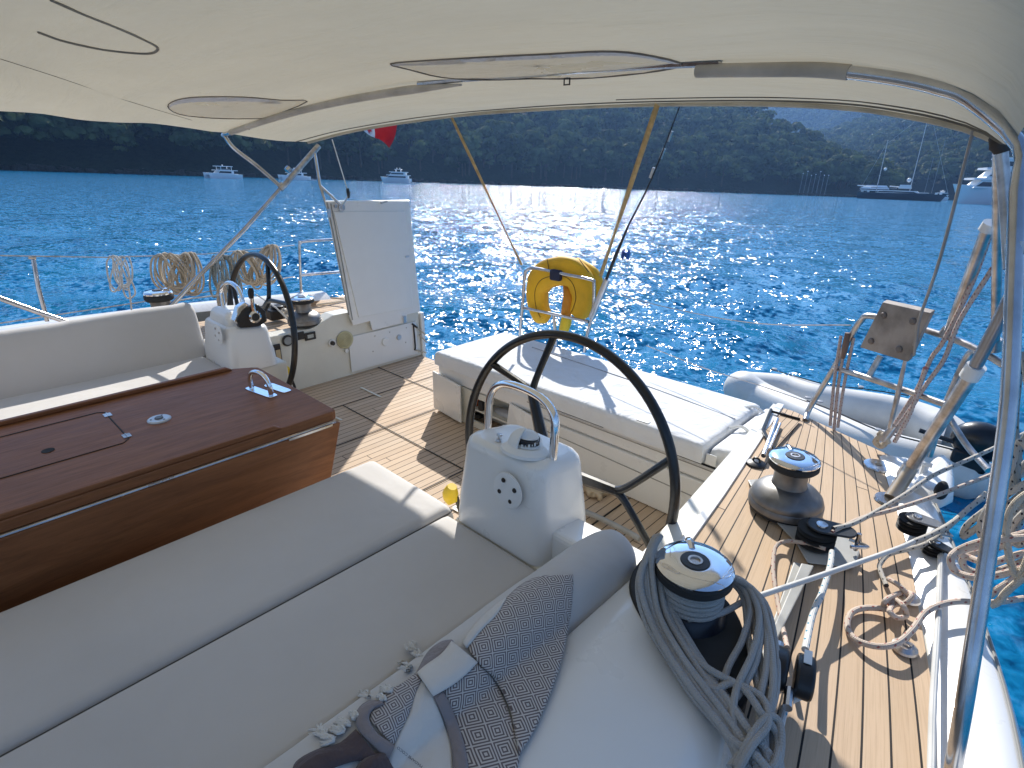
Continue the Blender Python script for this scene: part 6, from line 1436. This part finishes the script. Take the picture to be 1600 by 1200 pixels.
patch('hem', [(677, 1088), (690, 1115), (702, 1150), (707, 1175), (710, 1225)], [(692, 1080), (704, 1104), (716, 1134), (728, 1175), (734, 1225)], TT, .009, n=14, m_=5)
patch('white_band', [(706, 1002), (690, 1022), (665, 1040), (652, 1051)], [(746, 1035), (730, 1052), (708, 1070), (677, 1088)], TW, .016, n=12, m_=12)
patch('white_edge', [(791, 934), (770, 948), (745, 972), (722, 1003)], [(790, 937), (775, 962), (752, 985), (729, 1013)], TW, .012, n=12, m_=4)
patch('white_band', [(660, 1058), (648, 1085), (640, 1112), (622, 1150), (606, 1190), (598, 1225)], [(677, 1088), (688, 1115), (700, 1145), (707, 1170), (708, 1195), (708, 1225)], TW, .004, n=18, m_=14)
patch('left_fold', [(650, 1052), (632, 1066), (605, 1082), (584, 1105), (578, 1125)], [(660, 1060), (648, 1085), (640, 1112), (622, 1150), (614, 1164)], DI2, .006, n=16, m_=14)
patch('taupe_edge', [(596, 1096), (575, 1096), (558, 1112), (560, 1140), (585, 1168), (605, 1192)], [(600, 1100), (583, 1108), (576, 1124), (588, 1146), (606, 1158), (616, 1166)], TT, .010, n=18, m_=6, puff=.008)
patch('taupe_edge', [(652, 1050), (668, 1020), (690, 1003), (706, 1000)], [(654, 1054), (672, 1040), (692, 1022), (708, 1002)], TT, .008, n=10, m_=5)
patch('brown_end', [(556, 1140), (530, 1162), (500, 1170), (470, 1185), (458, 1200), (458, 1225)], [(600, 1195), (590, 1190), (560, 1188), (530, 1196), (505, 1210), (490, 1225)], TB_, .008, n=16, m_=10, puff=.008)
patch('brown_end', [(600, 1176), (580, 1180), (560, 1195), (545, 1225)], [(615, 1200), (600, 1204), (590, 1212), (580, 1225)], TB_, .014, n=8, m_=6, puff=.01)
m = MB(); rr = random.Random(8)
for (cx, cy, s, an) in ((648, 1012, 1.0, 2.4), (655, 1024, .8, 2.0), (640, 1042, .9, 2.8), (610, 1078, .9, 2.5), (600, 1092, .6, 2.2), (575, 1085, .7, 2.5), (545, 1130, 1.1, 2.4), (535, 1142, 1.0, 2.8), (505, 1148, 1.3, 2.0), (520, 1155, 1.2, 2.9), (555, 1120, .7, 2.3)):
    m = MB()
    for k in range(11):
        a = an + rr.uniform(-.7, .7); l = rr.uniform(12, 22) * s; p0 = (cx + rr.uniform(-4, 4), cy + rr.uniform(-4, 4)); p1 = (p0[0] + l * .5 * math.cos(a) + rr.uniform(-3, 3), p0[1] - l * .5 * math.sin(a) * .6 + rr.uniform(-2, 2)); p2 = (p0[0] + l * math.cos(a), p0[1] - l * math.sin(a) * .5 + rr.uniform(-4, 4))
        m.tube([ont(*p0, .012), ont(*p1, .018), ont(*p2, .010)], [.0028, .0032, .0020], 6, 3)
    m.build('tassel', TS, tow)
# woven label text
fc = bpy.data.curves.new('label_text', 'FONT'); fc.body = 'MADAME COCO'; fc.size = 1; fo = bpy.data.objects.new('tmp', fc); COL.objects.link(fo)
dg = bpy.context.evaluated_depsgraph_get(); tm = bpy.data.meshes.new_from_object(fo.evaluated_get(dg)); bpy.data.objects.remove(fo)
w_ = max(v.co.x for v in tm.vertices); m = MB()
A2, B2 = (661, 1197), (622, 1166)
for v in tm.vertices:
    t_ = v.co.x / w_; px = lerp(A2[0], B2[0], t_); py = lerp(A2[1], B2[1], t_); h_ = v.co.y * 6.0; m.v.append(tuple(ont(px - h_ * .62 * 1, py + h_ * .78, .016)))
m.f = [tuple(p.vertices) for p in tm.polygons]; m.build('label_text', pmat('ink', (.06, .05, .06), .8), tow, smooth=0)

# ---------------------------------------------------------------- dinghy astern (world frame)
def SP(px, py, h): d = R3 @ ray(px, py); k = (h - CAMH) / d[2]; return V((d[0] * k, d[1] * k, h))
dn = thing('dinghy', 'pale grey inflatable dinghy floating astern behind the port rail', 'dinghy', SP(1350, 680, 0), boat=False)
near = [(1560, 722), (1531, 713), (1459, 695), (1369, 671), (1288, 640), (1230, 615), (1190, 598)]
far = [(1175, 583), (1230, 588), (1290, 604), (1345, 612), (1420, 625), (1480, 645), (1530, 668)]
P = [SP(x, y, .40) for x, y in near] + [SP(1166, 583, .46)] + [SP(x, y, .42) for x, y in far]
P = [p - V((0, 0, .21)) for p in P]
m = MB(); m.tube(P, [.12, .21] + [.215] * 5 + [.22, .215] + [.215] * 4 + [.21, .12], 24, 7); m.build('tube', HYP, dn, smooth=60)
m = MB(); fl_ = [P[1], P[2], P[3], P[4], P[5], P[6], P[8], P[9], P[10], P[11], P[12], P[13]]; m.add([V((p.x, p.y, .06)) for p in fl_], [tuple(range(len(fl_)))]); m.build('floor', HYP, dn, smooth=0)
m = MB(); m.tube([SP(1261, 626, .43), SP(1300, 641, .44), SP(1369, 671, .43), SP(1410, 683, .44), SP(1459, 695, .43), SP(1531, 713, .43)], .008, 6, 4); m.tube([SP(1204, 577, .43), SP(1288, 600, .44), SP(1345, 607, .43), SP(1420, 618, .43)], .007, 6, 4); m.build('grab_line', BLACK, dn)
m = MB()
for x, y in ((1281, 628), (1372, 672), (1345, 605), (1290, 600), (1210, 577), (1262, 622)): c = SP(x, y, .425); m.lathe([(0, 0), (.03, 0), (.03, .012), (0, .018)], c, seg=12)
m.build('patch', BGR, dn)
m = MB()
for k in range(3):
    c = [SP(1136 + k * 7, 592 + k * 2, .30), SP(1152 + k * 7, 610 + k * 2, .26), SP(1166 + k * 7, 622 + k * 2, .2)]; m.tube(c, .012, 6, 3)
m.build('bow_stripes', pmat('blue_grey_stripe', (.16, .18, .24), .6), dn)
tr_a, tr_b = P[2], P[13]; m = MB(); m.hexa([V((tr_a.x, tr_a.y + .1, .05)), V((tr_b.x, tr_b.y - .1, .05)), V((tr_b.x + .04, tr_b.y - .1, .05)), V((tr_a.x + .04, tr_a.y + .1, .05))], [V((tr_a.x, tr_a.y + .1, .42)), V((tr_b.x, tr_b.y - .1, .42)), V((tr_b.x + .04, tr_b.y - .1, .42)), V((tr_a.x + .04, tr_a.y + .1, .42))]); m.build('transom_board', BGR, dn, smooth=0)
ob_ = thing('outboard_motor', 'black outboard motor tilted on the dinghy stern behind the steel tubes', 'outboard motor', SP(1530, 690, .4), boat=False)
c = SP(1532, 690, .55)
m = MB(); m.sphere(c, .17, 20, 14, (1.25, .85, 1.0)); m.build('cowl', BLKG, ob_, smooth=70); m = MB(); m.box(c.x - .16, c.x + .1, c.y - .1, c.y + .1, c.z - .26, c.z - .08); m.build('bracket', BLACK, ob_, bevel=.03); m = MB(); m.tube([c + V((0, 0, -.2)), c + V((.05, 0, -.7))], .06, 10); m.build('leg', BLACK, ob_); m = MB(); m.tube([c + V((-.12, -.05, -.05)), c + V((-.42, -.12, .0))], .02, 8); m.build('tiller', BLACK, ob_)
m = MB(); m.tube([SP(1480, 690, .45), SP(1495, 680, .5), SP(1510, 695, .48), SP(1500, 700, .45), SP(1520, 705, .46)], .012, 7, 5)
single(m, 'fuel_hose', RUB, 'tangle of dark hose on the dinghy beside the outboard', 'hose', SP(1500, 695, .45), boat=False)

# ---------------------------------------------------------------- move the yacht's world onto the sea
for o in BOAT: o.matrix_basis = TB @ o.matrix_basis
for o in bpy.data.objects:
    for k in ('_b', '_b0', '_top'):
        if k in o: del o[k]
# ---------------------------------------------------------------- haze
hm = bpy.data.materials.new('haze_air'); hm.use_nodes = True; hn = hm.node_tree.nodes; hn.remove(hn['Principled BSDF'])
pv = hn.new('ShaderNodeVolumePrincipled'); pv.inputs['Color'].default_value = (.27, .52, 1.0, 1); pv.inputs['Density'].default_value = 1.8e-4; pv.inputs['Anisotropy'].default_value = .55
hm.node_tree.links.new(pv.outputs[0], hn['Material Output'].inputs['Volume'])
mh = MB(); mh.box(-9500, 9500, -9500, 9500, -12, 700)
hz = mh.build('haze', hm, None, smooth=0); tag(hz, kind='stuff'); hz['label'] = 'thin blue air between the boat and the hills'; hz['category'] = 'haze'
for k in ('_b0', '_top'):
    if k in hz: del hz[k]
